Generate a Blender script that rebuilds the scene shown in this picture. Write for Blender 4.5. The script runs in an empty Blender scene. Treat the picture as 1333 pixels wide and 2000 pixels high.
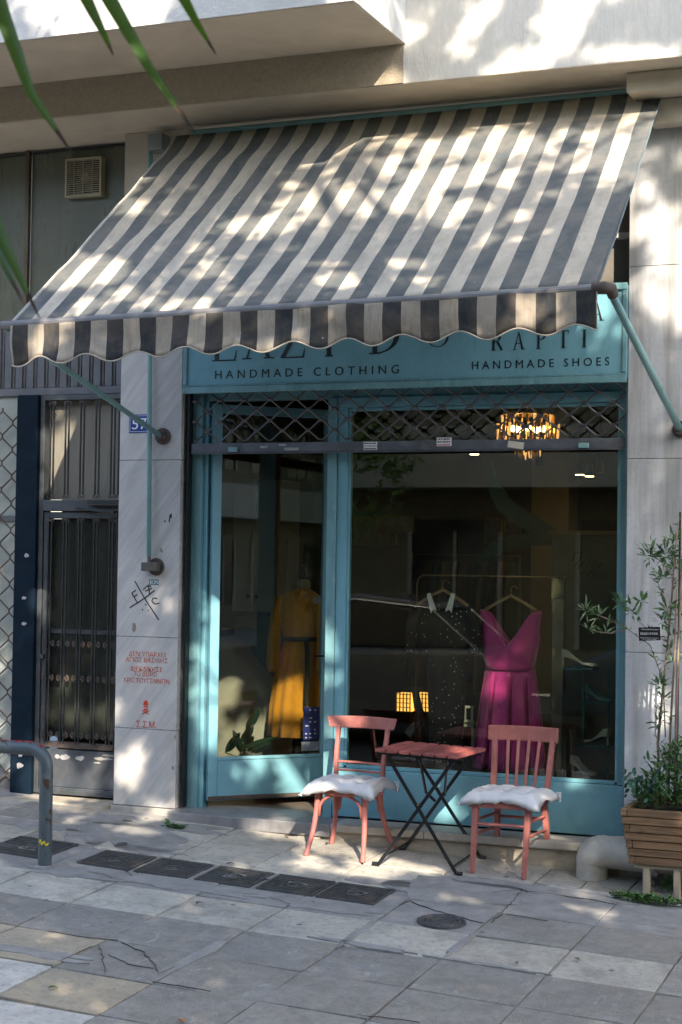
import bpy, bmesh, math, random
from mathutils import Vector, Matrix, noise
random.seed(7)
C = bpy.context.scene.collection
PI = math.pi; rad = math.radians
scn = bpy.context.scene

# ------------------------------------------------------------------ camera
W, H, F = 1333.0, 2000.0, 3300.0
YAW, PIT, ROL = rad(22.1633), rad(1.6162), rad(0.8328)
CAM = Vector((3.9512, -9.7, 1.70))
fw = Vector((-math.sin(YAW)*math.cos(PIT), math.cos(YAW)*math.cos(PIT), math.sin(PIT)))
rr = Vector((math.cos(YAW), math.sin(YAW), 0)); uu = rr.cross(fw)
R_ = rr*math.cos(ROL)+uu*math.sin(ROL); U_ = -rr*math.sin(ROL)+uu*math.cos(ROL)
cd = bpy.data.cameras.new('camera'); cam = bpy.data.objects.new('camera', cd); C.objects.link(cam)
cam.matrix_world = Matrix(((R_.x, U_.x, -fw.x, CAM.x), (R_.y, U_.y, -fw.y, CAM.y), (R_.z, U_.z, -fw.z, CAM.z), (0, 0, 0, 1)))
cd.sensor_fit = 'VERTICAL'; cd.sensor_height = 36.0; cd.lens = F/H*36.0
cd.clip_start = 0.1; cd.clip_end = 2000
cd.dof.use_dof = True; cd.dof.focus_distance = 10.4; cd.dof.aperture_fstop = 8.0
scn.camera = cam

# ------------------------------------------------------------------ light
SUN = Vector((0.438, -0.729, 0.526)).normalized()
w = bpy.data.worlds.new('World'); scn.world = w; w.use_nodes = True
nt = w.node_tree; bg = nt.nodes['Background']
sk = nt.nodes.new('ShaderNodeTexSky'); sk.sky_type = 'NISHITA'; sk.sun_disc = False
sk.sun_elevation = math.asin(SUN.z); sk.sun_rotation = math.atan2(SUN.x, SUN.y)
sk.air_density = 1.0; sk.dust_density = 2.0
nt.links.new(sk.outputs[0], bg.inputs[0]); bg.inputs[1].default_value = 0.15
sd = bpy.data.lights.new('sun', 'SUN'); sd.energy = 2.75; sd.angle = rad(0.45); sd.color = (1.0, 0.86, 0.68)
so = bpy.data.objects.new('sun', sd); C.objects.link(so); so.rotation_euler = SUN.to_track_quat('Z', 'Y').to_euler(); so.location = (10, -20, 20)
vs = scn.view_settings; vs.view_transform = 'Standard'; vs.look = 'None'; vs.exposure = 2.08; vs.gamma = 1; vs.use_curve_mapping = False
scn.display_settings.display_device = 'sRGB'
cy = scn.cycles
cy.max_bounces = 7; cy.diffuse_bounces = 4; cy.glossy_bounces = 4; cy.transmission_bounces = 6; cy.transparent_max_bounces = 24
cy.sample_clamp_indirect = 6; cy.caustics_reflective = False; cy.caustics_refractive = False
cy.use_denoising = True

# ------------------------------------------------------------------ helpers
def AT(px, py, y):
    """world x,z where the photo pixel meets the vertical plane y"""
    d = fw+R_*((px-W/2)/F)-U_*((py-H/2)/F); t = (y-CAM.y)/d.y; p = CAM+d*t
    return p.x, p.z
def P3(px, py, y):
    x, z = AT(px, py, y); return Vector((x, y, z))
def GZ(x, y):
    if y < -4.55: return -0.35
    return -0.042*max(-6, min(8, x))+0.05*y
def GP(px, py):
    d = fw+R_*((px-W/2)/F)-U_*((py-H/2)/F)
    t = (-0.042*CAM.x+0.05*CAM.y-CAM.z)/(d.z+.042*d.x-.05*d.y); return CAM+d*t

def ramp(nt, fac, c1, c2, p1=0., p2=1.):
    r = nt.nodes.new('ShaderNodeValToRGB'); e = r.color_ramp.elements
    e[0].position = p1; e[1].position = p2; e[0].color = (*c1, 1); e[1].color = (*c2, 1)
    nt.links.new(fac, r.inputs[0]); return r.outputs[0]
def mixc(nt, f, a, b, mode='MIX'):
    m = nt.nodes.new('ShaderNodeMix'); m.data_type = 'RGBA'; m.blend_type = mode
    for s, v in ((0, f), (6, a), (7, b)):
        if hasattr(v, 'links'): nt.links.new(v, m.inputs[s])
        else: m.inputs[s].default_value = v if s == 0 else (*v[:3], 1)
    return m.outputs[2]
def nz(nt, co, scale, detail=4, rough=.6, stretch=None, dist=0):
    if stretch:
        mp = nt.nodes.new('ShaderNodeMapping'); mp.inputs['Scale'].default_value = stretch; nt.links.new(co, mp.inputs[0]); co = mp.outputs[0]
    n = nt.nodes.new('ShaderNodeTexNoise'); n.inputs['Scale'].default_value = scale; n.inputs['Detail'].default_value = detail
    n.inputs['Roughness'].default_value = rough; n.inputs['Distortion'].default_value = dist
    nt.links.new(co, n.inputs['Vector']); return n.outputs[0]
MATS = {}
def sc(c, k): return tuple(min(1, v*k) for v in c)
def M(name, c, rough=.6, var=.25, scale=6, bump=.15, metal=0, dirt=None, dirt_amt=.5, dirt_scale=2.5, stretch=None, bscale=None, spec=.5, rnd=0., hook=None, coat=0, sheen=0, bdist=.01):
    if name in MATS: return MATS[name]
    m = bpy.data.materials.new(name); m.use_nodes = True; nt = m.node_tree
    b = nt.nodes['Principled BSDF']; tc = nt.nodes.new('ShaderNodeTexCoord'); co = tc.outputs['Object']
    n1 = nz(nt, co, scale, 6, .65, stretch)
    col = ramp(nt, n1, sc(c, 1-var), sc(c, 1+var), .3, .7)
    if dirt:
        n2 = nz(nt, co, dirt_scale, 8, .7, stretch, .4)
        f = ramp(nt, n2, (0, 0, 0), (1, 1, 1), .5, .72); mu = nt.nodes.new('ShaderNodeMath'); mu.operation = 'MULTIPLY'
        nt.links.new(f, mu.inputs[0]); mu.inputs[1].default_value = dirt_amt
        col = mixc(nt, mu.outputs[0], col, dirt)
    if rnd:
        oi = nt.nodes.new('ShaderNodeObjectInfo'); rc = ramp(nt, oi.outputs['Random'], (1-rnd,)*3, (1+rnd*.6,)*3)
        col = mixc(nt, 1.0, col, rc, 'MULTIPLY')
    if hook: col = hook(nt, col, co, b) or col
    nt.links.new(col, b.inputs['Base Color'])
    n3 = nz(nt, co, bscale or scale*6, 5, .6, stretch)
    rg = nt.nodes.new('ShaderNodeMapRange'); nt.links.new(n3, rg.inputs[0]); rg.inputs[3].default_value = max(0, rough-.12); rg.inputs[4].default_value = min(1, rough+.12)
    nt.links.new(rg.outputs[0], b.inputs['Roughness'])
    b.inputs['Metallic'].default_value = metal; b.inputs['Specular IOR Level'].default_value = spec
    if coat: b.inputs['Coat Weight'].default_value = coat
    if sheen: b.inputs['Sheen Weight'].default_value = sheen
    if bump:
        bp = nt.nodes.new('ShaderNodeBump'); bp.inputs['Strength'].default_value = bump; bp.inputs['Distance'].default_value = bdist
        nt.links.new(n3, bp.inputs['Height']); nt.links.new(bp.outputs[0], b.inputs['Normal'])
    MATS[name] = m; return m
def EM(name, c, s):
    if name in MATS: return MATS[name]
    m = bpy.data.materials.new(name); m.use_nodes = True; b = m.node_tree.nodes['Principled BSDF']
    b.inputs['Base Color'].default_value = (*c, 1); b.inputs['Emission Color'].default_value = (*c, 1); b.inputs['Emission Strength'].default_value = s
    MATS[name] = m; return m
def GLASS(name, tint=(.8, .82, .76), f0=.062, f1=.9):
    if name in MATS: return MATS[name]
    m = bpy.data.materials.new(name); m.use_nodes = True; nt = m.node_tree; nt.nodes.remove(nt.nodes['Principled BSDF'])
    tr = nt.nodes.new('ShaderNodeBsdfTransparent'); tr.inputs[0].default_value = (*tint, 1)
    gl = nt.nodes.new('ShaderNodeBsdfGlossy'); gl.inputs['Roughness'].default_value = 0.0
    gl.inputs['Color'].default_value = (1, .97, .88, 1)
    lw = nt.nodes.new('ShaderNodeLayerWeight'); pw = nt.nodes.new('ShaderNodeMath'); pw.operation = 'POWER'; pw.inputs[1].default_value = 4.5
    nt.links.new(lw.outputs['Facing'], pw.inputs[0])
    mr = nt.nodes.new('ShaderNodeMapRange'); nt.links.new(pw.outputs[0], mr.inputs[0]); mr.inputs[3].default_value = f0; mr.inputs[4].default_value = f1
    mx = nt.nodes.new('ShaderNodeMixShader'); nt.links.new(mr.outputs[0], mx.inputs[0]); nt.links.new(tr.outputs[0], mx.inputs[1]); nt.links.new(gl.outputs[0], mx.inputs[2])
    nt.links.new(mx.outputs[0], nt.nodes['Material Output'].inputs[0]); MATS[name] = m; return m

def B(): return bmesh.new()
def box(bm, x0, x1, y0, y1, z0, z1):
    v = [bm.verts.new(p) for p in ((x0,y0,z0),(x1,y0,z0),(x1,y1,z0),(x0,y1,z0),(x0,y0,z1),(x1,y0,z1),(x1,y1,z1),(x0,y1,z1))]
    for f in ((0,3,2,1),(4,5,6,7),(0,1,5,4),(1,2,6,5),(2,3,7,6),(3,0,4,7)): bm.faces.new([v[i] for i in f])
    return v
def hexa(bm, pts):
    v = [bm.verts.new(p) for p in pts]
    for f in ((0,3,2,1),(4,5,6,7),(0,1,5,4),(1,2,6,5),(2,3,7,6),(3,0,4,7)): bm.faces.new([v[i] for i in f])
def bar(bm, a, b, w_, d_, up=(0, 1, 0), w2=None, d2=None):
    a, b = Vector(a), Vector(b); t = (b-a).normalized(); u = Vector(up); s = t.cross(u)
    if s.length < 1e-4: s = t.cross(Vector((1, 0, 0)))
    s.normalize(); u = s.cross(t).normalized(); w2 = w2 or w_; d2 = d2 or d_
    P = []
    for p, ww, dd in ((a, w_, d_), (b, w2, d2)):
        P += [p-s*ww/2-u*dd/2, p+s*ww/2-u*dd/2, p+s*ww/2+u*dd/2, p-s*ww/2+u*dd/2]
    hexa(bm, P)
def sweep(bm, pts, prof, up=(0, 1, 0), scales=None):
    """rectangular/any profile [(s,u)] swept through pts"""
    pts = [Vector(p) for p in pts]; rings = []
    for i, p in enumerate(pts):
        t = (pts[min(i+1, len(pts)-1)]-pts[max(i-1, 0)]).normalized(); u = Vector(up); s = t.cross(u).normalized(); u = s.cross(t)
        k = scales[i] if scales else 1
        rings.append([bm.verts.new(p+s*a*k+u*b_*k) for a, b_ in prof])
    n = len(prof)
    for i in range(len(rings)-1):
        for j in range(n): bm.faces.new((rings[i][j], rings[i][(j+1) % n], rings[i+1][(j+1) % n], rings[i+1][j]))
    bm.faces.new(rings[0][::-1]); bm.faces.new(rings[-1])
def tube(bm, pts, r, n=8, closed=False, cap=True):
    pts = [Vector(p) for p in pts]; N = len(pts); rings = []; u = None
    for i, p in enumerate(pts):
        if closed: t = (pts[(i+1) % N]-pts[i-1]).normalized()
        else: t = (pts[min(i+1, N-1)]-pts[max(i-1, 0)]).normalized()
        if u is None: u = t.orthogonal().normalized()
        u = (u-t*u.dot(t)).normalized(); v = t.cross(u); k = r[i] if isinstance(r, (list, tuple)) else r
        rings.append([bm.verts.new(p+(u*math.cos(2*PI*j/n)+v*math.sin(2*PI*j/n))*k) for j in range(n)])
    for i in range(N if closed else N-1):
        A_, B_ = rings[i], rings[(i+1) % N]
        for j in range(n): bm.faces.new((A_[j], A_[(j+1) % n], B_[(j+1) % n], B_[j]))
    if cap and not closed: bm.faces.new(rings[0][::-1]); bm.faces.new(rings[-1])
def lathe(bm, prof, c, n=16, ax='z'):
    rings = []
    for r_, h in prof:
        ring = []
        for j in range(n):
            a = 2*PI*j/n; x, y = r_*math.cos(a), r_*math.sin(a)
            p = (x, y, h) if ax == 'z' else ((x, h, y) if ax == 'y' else (h, x, y))
            ring.append(bm.verts.new(Vector(c)+Vector(p)))
        rings.append(ring)
    for i in range(len(rings)-1):
        for j in range(n): bm.faces.new((rings[i][j], rings[i][(j+1) % n], rings[i+1][(j+1) % n], rings[i+1][j]))
    bm.faces.new(rings[0][::-1]); bm.faces.new(rings[-1])
def prism(bm, poly, y0, y1):
    """xz polygon extruded along y"""
    a = [bm.verts.new((x, y0, z)) for x, z in poly]; b = [bm.verts.new((x, y1, z)) for x, z in poly]; n = len(poly)
    bm.faces.new(a); bm.faces.new(b[::-1])
    for i in range(n): bm.faces.new((a[(i+1) % n], a[i], b[i], b[(i+1) % n]))
def loft(bm, rings, cap=True, closed=True):
    R = [[bm.verts.new(p) for p in r] for r in rings]; n = len(R[0])
    for i in range(len(R)-1):
        for j in range(n if closed else n-1): bm.faces.new((R[i][j], R[i][(j+1) % n], R[i+1][(j+1) % n], R[i+1][j]))
    if cap: bm.faces.new(R[0][::-1]); bm.faces.new(R[-1])
    return R
def obj(name, bm, mat, parent=None, kind=None, bev=0, smooth=False, label=None, sub=0):
    bmesh.ops.recalc_face_normals(bm, faces=bm.faces)
    me = bpy.data.meshes.new(name); bm.to_mesh(me); bm.free()
    o = bpy.data.objects.new(name, me); C.objects.link(o)
    if mat: me.materials.append(mat)
    if smooth:
        for p in me.polygons: p.use_smooth = True
        if smooth == 'auto':
            try: me.set_sharp_from_angle(angle=rad(40))
            except Exception: pass
    if bev:
        md = o.modifiers.new('bevel', 'BEVEL'); md.width = bev; md.segments = 2; md.limit_method = 'ANGLE'; md.angle_limit = rad(40)
    if sub:
        md = o.modifiers.new('sub', 'SUBSURF'); md.levels = sub; md.render_levels = sub
    if parent:
        o.parent = parent; o.matrix_parent_inverse = ROOTINV.get(parent.name, Matrix())
    if kind: o['kind'] = kind
    if label: o['label'] = label
    return o
ROOTINV = {}
def tag(o, label, cat, group=None):
    o['label'] = label; o['category'] = cat
    if group: o['group'] = group
    return o
def T(name, label, cat, loc=(0, 0, 0), group=None):
    o = bpy.data.objects.new(name, None); o.empty_display_size = .1; C.objects.link(o); o.location = loc
    ROOTINV[o.name] = Matrix.Translation(Vector(loc)).inverted()
    return tag(o, label, cat, group)
def linkcopy(o, parent, mw):
    c = o.copy(); C.objects.link(c); c.parent = parent; c.matrix_parent_inverse = ROOTINV.get(parent.name, Matrix()) if parent else Matrix(); c.matrix_basis = mw
    return c
def structure(name, bm, mat, **k): return obj(name, bm, mat, None, 'structure', **k)
def text(name, s, size, mat, loc, parent, width=None, space=1.0, rotz=0, rotx=PI/2, ext=.0015, align='LEFT', roty=0, label=None, split=False):
    cu = bpy.data.curves.new(name, 'FONT'); cu.body = s; cu.size = size; cu.space_character = space; cu.extrude = ext; cu.align_x = align
    cu.resolution_u = 3
    to = bpy.data.objects.new(name, cu); C.objects.link(to); bpy.context.view_layer.update()
    dg = bpy.context.evaluated_depsgraph_get(); me = bpy.data.meshes.new_from_object(to.evaluated_get(dg))
    bpy.data.objects.remove(to)
    if width:
        xs = [v.co.x for v in me.vertices]; k = width/(max(xs)-min(xs)) if xs else 1
        for v in me.vertices: v.co.x *= k
    mw = Matrix.Translation(Vector(loc)) @ Matrix.Rotation(rotz, 4, 'Z') @ Matrix.Rotation(roty, 4, 'Y') @ Matrix.Rotation(rotx, 4, 'X')
    me.transform(mw); me.materials.clear(); me.materials.append(mat)
    if split:
        bm = bmesh.new(); bm.from_mesh(me); seen = set(); bm.faces.ensure_lookup_table(); bmesh.ops.remove_doubles(bm, verts=bm.verts, dist=1e-6); bm.faces.ensure_lookup_table()
        for f in bm.faces:
            if f in seen: continue
            st, isl = [f], []; seen.add(f)
            while st:
                g = st.pop(); isl.append(g)
                for e in g.edges:
                    for h in e.link_faces:
                        if h not in seen: seen.add(h); st.append(h)
            vm = {}; fs = []
            for g in isl: fs.append([vm.setdefault(v, len(vm)) for v in g.verts])
            m2 = bpy.data.meshes.new('letter'); m2.from_pydata([tuple(v.co) for v in vm], [], fs); m2.materials.append(mat)
            o = bpy.data.objects.new('letter', m2); C.objects.link(o); o.parent = parent; o.matrix_parent_inverse = ROOTINV.get(parent.name, Matrix())
        bm.free(); return None
    o = bpy.data.objects.new(name, me); C.objects.link(o); o.parent = parent; o.matrix_parent_inverse = ROOTINV.get(parent.name, Matrix())
    if label: o['label'] = label
    return o

# ------------------------------------------------------------------ materials
def vein_hook(strength, tint, ang=.9, s=1.6):
    def h(nt, col, co, b):
        m0 = nt.nodes.new('ShaderNodeMapping'); m0.inputs['Rotation'].default_value = (0, ang, 0); nt.links.new(co, m0.inputs[0])
        mp = nt.nodes.new('ShaderNodeMapping'); mp.inputs['Scale'].default_value = (s*.4, s, s*4.5); nt.links.new(m0.outputs[0], mp.inputs[0])
        n = nz(nt, mp.outputs[0], 1.7, 9, .68, None, 1.1)
        f = ramp(nt, n, (0, 0, 0), (strength,)*3, .42, .68)
        return mixc(nt, f, col, tint)
    return h
def paintwear(nt, col, co, b):
    n = nz(nt, co, 9, 8, .75, (1.5, 1.5, .35)); f = ramp(nt, n, (0,)*3, (.55,)*3, .52, .7); col = mixc(nt, f, col, (.07, .15, .17))
    n = nz(nt, co, 24, 6, .7, (1, 1, .5)); f = ramp(nt, n, (0,)*3, (.6,)*3, .62, .68); return mixc(nt, f, col, (.38, .46, .46))
def stain_hook(nt, col, co, b):
    # marble with diagonal veins plus grime speckles and low rusty stains
    col = vein_hook(.6, (.28, .28, .29))(nt, col, co, b)
    n = nz(nt, co, 14, 5, .7); f = ramp(nt, n, (0,)*3, (.6,)*3, .66, .72)
    col = mixc(nt, f, col, (.22, .19, .14))
    n = nz(nt, co, 3.2, 6, .6, (1, 1, .35)); f = ramp(nt, n, (0,)*3, (.4,)*3, .52, .72)
    return mixc(nt, f, col, (.36, .31, .24))
marble = M('veined_marble', (.52, .515, .51), .45, .1, 3, .05, hook=stain_hook)
def streak_hook(nt, col, co, b):
    n = nz(nt, co, 5, 7, .62, (1.6, 1, .12)); f = ramp(nt, n, (0,)*3, (.85,)*3, .44, .62)
    col = mixc(nt, f, col, (.28, .28, .28))
    n = nz(nt, co, 40, 6, .7); f = ramp(nt, n, (0,)*3, (.35,)*3, .5, .7); col = mixc(nt, f, col, (.3, .29, .27))
    n = nz(nt, co, 16, 3, .6); f = ramp(nt, n, (0,)*3, (.75,)*3, .72, .75)
    return mixc(nt, f, col, (.2, .18, .16))
marble_r = M('streaked_marble', (.52, .54, .57), .45, .08, 3, .05, hook=streak_hook)
sill_m = M('sill_marble', (.42, .4, .36), .6, .15, 5, .2, dirt=(.2, .17, .13), dirt_amt=.7, dirt_scale=3)
thresh_m = M('threshold_marble', (.2, .2, .21), .45, .3, 9, .1, dirt=(.36, .35, .33), dirt_amt=.5)
riser_m = M('riser_stone', (.4, .36, .29), .75, .15, 5, .3, dirt=(.2, .16, .11), dirt_amt=.7, dirt_scale=3, stretch=(1, 1, 3))
def comb_hook(nt, col, co, b):
    n = nz(nt, co, 1.0, 6, .6, (2, 1, .25)); f = ramp(nt, n, (0,)*3, (.3,)*3, .45, .7)
    return mixc(nt, f, col, (.4, .39, .37))
plaster = M('combed_plaster', (.62, .61, .58), .85, .08, 30, .5, stretch=(1, 1, .25), bscale=90, hook=comb_hook, bdist=.006)
soffit_m = M('soffit_plaster', (.5, .45, .37), .85, .08, 4, .25, dirt=(.33, .29, .23), dirt_amt=.5, dirt_scale=1.2, bscale=60)
rough_m = M('roughcast_plaster', (.36, .31, .24), .9, .15, 50, .9, bscale=110, bdist=.006)
smooth_wall = M('cream_wall', (.45, .41, .34), .8, .1, 4, .15, dirt=(.3, .27, .22))
blue = M('turquoise_paint', (.17, .38, .46), .38, .1, 2.5, .06, dirt=(.2, .42, .47), dirt_amt=.35, dirt_scale=4, stretch=(1, 1, .3), spec=.4, hook=lambda nt, col, co, b: mixc(nt, ramp(nt, nz(nt, co, 5, 8, .75, (1, 1, .6), 1), (0,)*3, (.4,)*3, .5, .7), col, (.1, .22, .26)))
blue_d = M('turquoise_trim_paint', (.16, .33, .37), .42, .14, 4, .1, dirt=(.05, .14, .17), dirt_amt=.5, dirt_scale=5, stretch=(1, 1, .25), hook=paintwear)
pole_m = M('pale_turquoise_pole_paint', (.2, .38, .4), .45, .12, 6, .08, dirt=(.12, .2, .2), dirt_amt=.4)
navy = M('navy_paint', (.004, .012, .024), .75, .3, 4, .15, dirt=(.01, .025, .04), dirt_amt=.4, dirt_scale=3, spec=.12)
iron = M('grey_iron_paint', (.06, .07, .08), .45, .25, 8, .15, dirt=(.16, .16, .16), dirt_amt=.4, dirt_scale=6, metal=.2)
iron_d = M('dark_iron_bars', (.025, .03, .033), .4, .3, 12, .2, dirt=(.1, .07, .05), dirt_amt=.5, dirt_scale=14, metal=.3)
rust_m = M('rusty_brown_iron', (.07, .055, .05), .7, .35, 14, .4, dirt=(.17, .07, .03), dirt_amt=.6, dirt_scale=12)
lattice_m = M('grey_lattice_steel', (.11, .105, .11), .4, .2, 10, .1, metal=.6)
barm = M('shutter_bar_paint', (.09, .1, .12), .5, .2, 6, .15, dirt=(.25, .26, .28), dirt_amt=.4, dirt_scale=9)
cladd = M('grooved_metal_cladding', (.13, .14, .16), .4, .15, 4, .08, metal=.3, dirt=(.07, .07, .08))
greenp = M('green_grey_panel', (.1, .11, .08), .3, .2, 2, .06, dirt=(.17, .17, .13), dirt_amt=.5, dirt_scale=1.5, stretch=(2, 1, .4))
frost = M('dusty_glass_curtain', (.2, .19, .16), .5, .2, 4, .1, dirt=(.1, .1, .09), dirt_scale=3, stretch=(2, 1, .3))
dusty = M('dusty_dark_glass', (.02, .024, .02), .3, .4, 3, .04, dirt=(.055, .055, .042), dirt_amt=.6, dirt_scale=3, stretch=(3, 1, .5), spec=.3)
paleglass = M('pale_shutter_backing', (.3, .34, .33), .4, .15, 3, .05, dirt=(.2, .2, .17))
white_print = M('white_print', (.75, .76, .78), .6, .08, 20, 0)
torn = M('torn_paper', (.34, .34, .35), .8, .25, 40, .1)
ink = M('dark_lettering', (.008, .02, .028), .5, .1, 20, 0)
blackmark = M('black_marker', (.012, .012, .014), .6, .2, 20, 0)
def worn_hook(nt, col, co, b):
    n = nz(nt, co, 55, 4, .6); f = ramp(nt, n, (0,)*3, (.75,)*3, .52, .62)
    return mixc(nt, f, col, (.5, .46, .42))
redst = M('faded_red_stencil', (.5, .06, .02), .7, .15, 20, 0, hook=worn_hook)
redst2 = M('red_stencil', (.52, .05, .015), .7, .15, 20, 0)
blue_sign = M('blue_enamel', (.01, .045, .24), .3, .15, 8, .03)
def scuff_hook(nt, col, co, b):
    n = nz(nt, co, 30, 6, .7, (1, 1, .35)); f = ramp(nt, n, (0,)*3, (.6,)*3, .58, .68); col = mixc(nt, f, col, (.55, .26, .2))
    n = nz(nt, co, 18, 6, .75); f = ramp(nt, n, (0,)*3, (.65,)*3, .6, .68); return mixc(nt, f, col, (.2, .09, .07))
coral = M('coral_chair_paint', (.4, .14, .12), .6, .18, 9, .3, dirt=(.3, .1, .09), dirt_amt=.6, dirt_scale=7, bscale=60, hook=scuff_hook)
coral2 = M('rosewood_red_paint', (.33, .095, .085), .55, .22, 9, .2, dirt=(.25, .06, .05), dirt_amt=.5, dirt_scale=7, stretch=(1, .3, 1), rnd=.2, hook=scuff_hook)
blackm = M('black_metal', (.012, .014, .017), .35, .2, 10, .05, metal=.2)
cushm = M('white_cotton', (.68, .69, .72), .95, .05, 30, .25, bscale=400, sheen=.2, bdist=.002)
def cushion_hook(nt, col, co, b): return None
def grain_hook(nt, col, co, b):
    n = nz(nt, co, 9, 8, .7, (.25, 6, 9), 1.5); f = ramp(nt, n, (0,)*3, (.85,)*3, .46, .62); col = mixc(nt, f, col, (.09, .045, .02))
    n = nz(nt, co, 4, 3, .5, (1, 1, 2.5)); f = ramp(nt, n, (0,)*3, (.6,)*3, .62, .68); return mixc(nt, f, col, (.06, .03, .015))
wood = M('planter_pine', (.23, .14, .075), .7, .25, 5, .4, dirt=(.14, .07, .035), dirt_amt=.6, dirt_scale=2.2, stretch=(.35, 3, 8), rnd=.3, hook=grain_hook)
wood_w = M('weathered_pale_wood', (.36, .31, .24), .8, .2, 8, .3, dirt=(.15, .12, .09), stretch=(1, 1, .3))
soil = M('potting_soil', (.045, .03, .02), .95, .4, 25, .8)
leaf_g = M('oleander_leaf', (.085, .18, .065), .45, .3, 14, .05, rnd=.35)
leaf_p = M('pale_olive_leaf', (.2, .28, .15), .5, .3, 14, .05, rnd=.3)
leaf_b = M('blue_green_leaf', (.05, .14, .1), .5, .25, 14, .05, rnd=.3)
bark = M('shrub_bark', (.22, .17, .13), .85, .3, 20, .4, stretch=(1, 1, .3))
pipem = M('white_painted_pipe', (.56, .53, .48), .5, .15, 6, .4, dirt=(.24, .24, .24), dirt_amt=.7, dirt_scale=7, bscale=25)
def pave_hook(nt, col, co, b):
    n = nz(nt, co, 26, 8, .75); f = ramp(nt, n, (0,)*3, (.55,)*3, .5, .66); col = mixc(nt, f, col, (.13, .128, .125))
    n = nz(nt, co, 1.7, 8, .7, None, .8); f = ramp(nt, n, (0,)*3, (.6,)*3, .48, .68); col = mixc(nt, f, col, (.17, .165, .155))
    n = nz(nt, co, 90, 3, .7); f = ramp(nt, n, (0,)*3, (.3,)*3, .56, .68); col = mixc(nt, f, col, (.5, .49, .47))
    n = nz(nt, co, 6, 6, .7, (3, 1, 1), 1.5); f = ramp(nt, n, (0,)*3, (.35,)*3, .6, .66); col = mixc(nt, f, col, (.5, .49, .47))
    vo = nt.nodes.new('ShaderNodeTexVoronoi'); vo.inputs['Scale'].default_value = 4.2; nt.links.new(co, vo.inputs[0]); f = ramp(nt, vo.outputs['Distance'], (.8,)*3, (0,)*3, .05, .075); col = mixc(nt, f, col, (.09, .085, .08))
    return col
castm = M('cast_iron_grate', (.075, .077, .08), .55, .35, 18, .4, dirt=(.14, .12, .1), dirt_amt=.45, dirt_scale=5, metal=.2)
brass = M('brass', (.55, .36, .14), .3, .1, 10, .02, metal=.9)
def railhook(nt, col, co, b):
    n = nz(nt, co, 13, 5, .6, (1, 1, .8)); f = ramp(nt, n, (0,)*3, (1,)*3, .6, .615)
    col = mixc(nt, f, col, (.05, .025, .015)); return col
railm = M('chipped_blue_grey_paint', (.07, .095, .11), .4, .15, 5, .15, hook=railhook)
pale_tile = M('pale_limestone', (.46, .435, .38), .75, .14, 7, .45, dirt=(.24, .235, .225), dirt_amt=.8, dirt_scale=2.2, bscale=50, rnd=.13, hook=pave_hook)
grey_tile = M('grey_slab', (.275, .262, .24), .8, .2, 9, .5, dirt=(.33, .33, .33), dirt_amt=.65, dirt_scale=3, bscale=90, rnd=.12, hook=pave_hook)
dark_tile = M('dark_slab', (.225, .215, .198), .8, .22, 9, .5, dirt=(.28, .28, .28), dirt_amt=.7, dirt_scale=3.5, bscale=90, rnd=.08, hook=pave_hook)
beige_tile = M('beige_slab', (.36, .31, .235), .8, .12, 4, .3, dirt=(.24, .22, .18), dirt_amt=.4, dirt_scale=3, bscale=60, rnd=.06, hook=pave_hook)
white_tile = M('white_limestone', (.5, .49, .47), .75, .12, 5, .3, dirt=(.3, .29, .27), dirt_amt=.4, dirt_scale=4, bscale=60, hook=pave_hook)
cement = M('cement_patch', (.27, .265, .26), .9, .22, 8, .6, dirt=(.17, .165, .16), dirt_amt=.6, dirt_scale=3, bscale=60)
mortar = M('grey_mortar', (.27, .265, .26), .95, .25, 9, .5)
asphalt = M('asphalt', (.05, .05, .052), .9, .3, 30, .6)
crackm = M('crack_dirt', (.07, .066, .06), .95, .3, 30, .2)
glass = GLASS('shop_glass')
glass_door = GLASS('door_glass', f0=.055)
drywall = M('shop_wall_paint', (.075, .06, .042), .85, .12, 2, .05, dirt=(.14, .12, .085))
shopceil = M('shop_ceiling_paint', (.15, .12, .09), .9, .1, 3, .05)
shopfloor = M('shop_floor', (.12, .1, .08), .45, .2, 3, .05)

# ================================================================== SETTING
# sidewalk base sheet + road
bm = B()
xs = [-60, -6, -3, 0, 3, 8, 60]
for a, b_ in zip(xs[:-1], xs[1:]):
    for c_, d_ in ((-4.5, -2), (-2, .4)):
        q = [bm.verts.new((x, y, GZ(x, y)-.012)) for x, y in ((a, c_), (b_, c_), (b_, d_), (a, d_))]; bm.faces.new(q)
bmesh.ops.remove_doubles(bm, verts=bm.verts, dist=1e-4)
sidewalk = structure('sidewalk', bm, mortar)
sidewalk['label'] = 'paved sidewalk with pale and grey slabs in front of the shop'
bm = B()
for x0, x1 in ((-60, -6), (-6, 8), (8, 60)):
    z0, z1 = GZ(x0, -4.5)-.012, GZ(x1, -4.5)-.012
    hexa(bm, [(x0, -4.62, -.6), (x1, -4.62, -.6), (x1, -4.503, -.6), (x0, -4.503, -.6), (x0, -4.62, z0), (x1, -4.62, z1), (x1, -4.503, z1), (x0, -4.503, z0)])
structure('kerb', bm, cement)
bm = B(); bm.faces.new([bm.verts.new(p) for p in ((-900, -13.5, -.62), (900, -13.5, -.62), (900, -4.55, -.62), (-900, -4.55, -.62))]); structure('road', bm, asphalt)
bm = B(); bm.faces.new([bm.verts.new(p) for p in ((-900, -900, -.63), (900, -900, -.63), (900, 900, -.63), (-900, 900, -.63))]); structure('ground', bm, mortar)
bm = B(); box(bm, -60, 60, -16.5, -13.4, -.62, -.45); structure('far_sidewalk', bm, cement)
def GZ(x, y, _o=GZ): return -0.042*max(-6, min(8, x))+0.05*y if y > -4.6 else -.62

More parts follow.
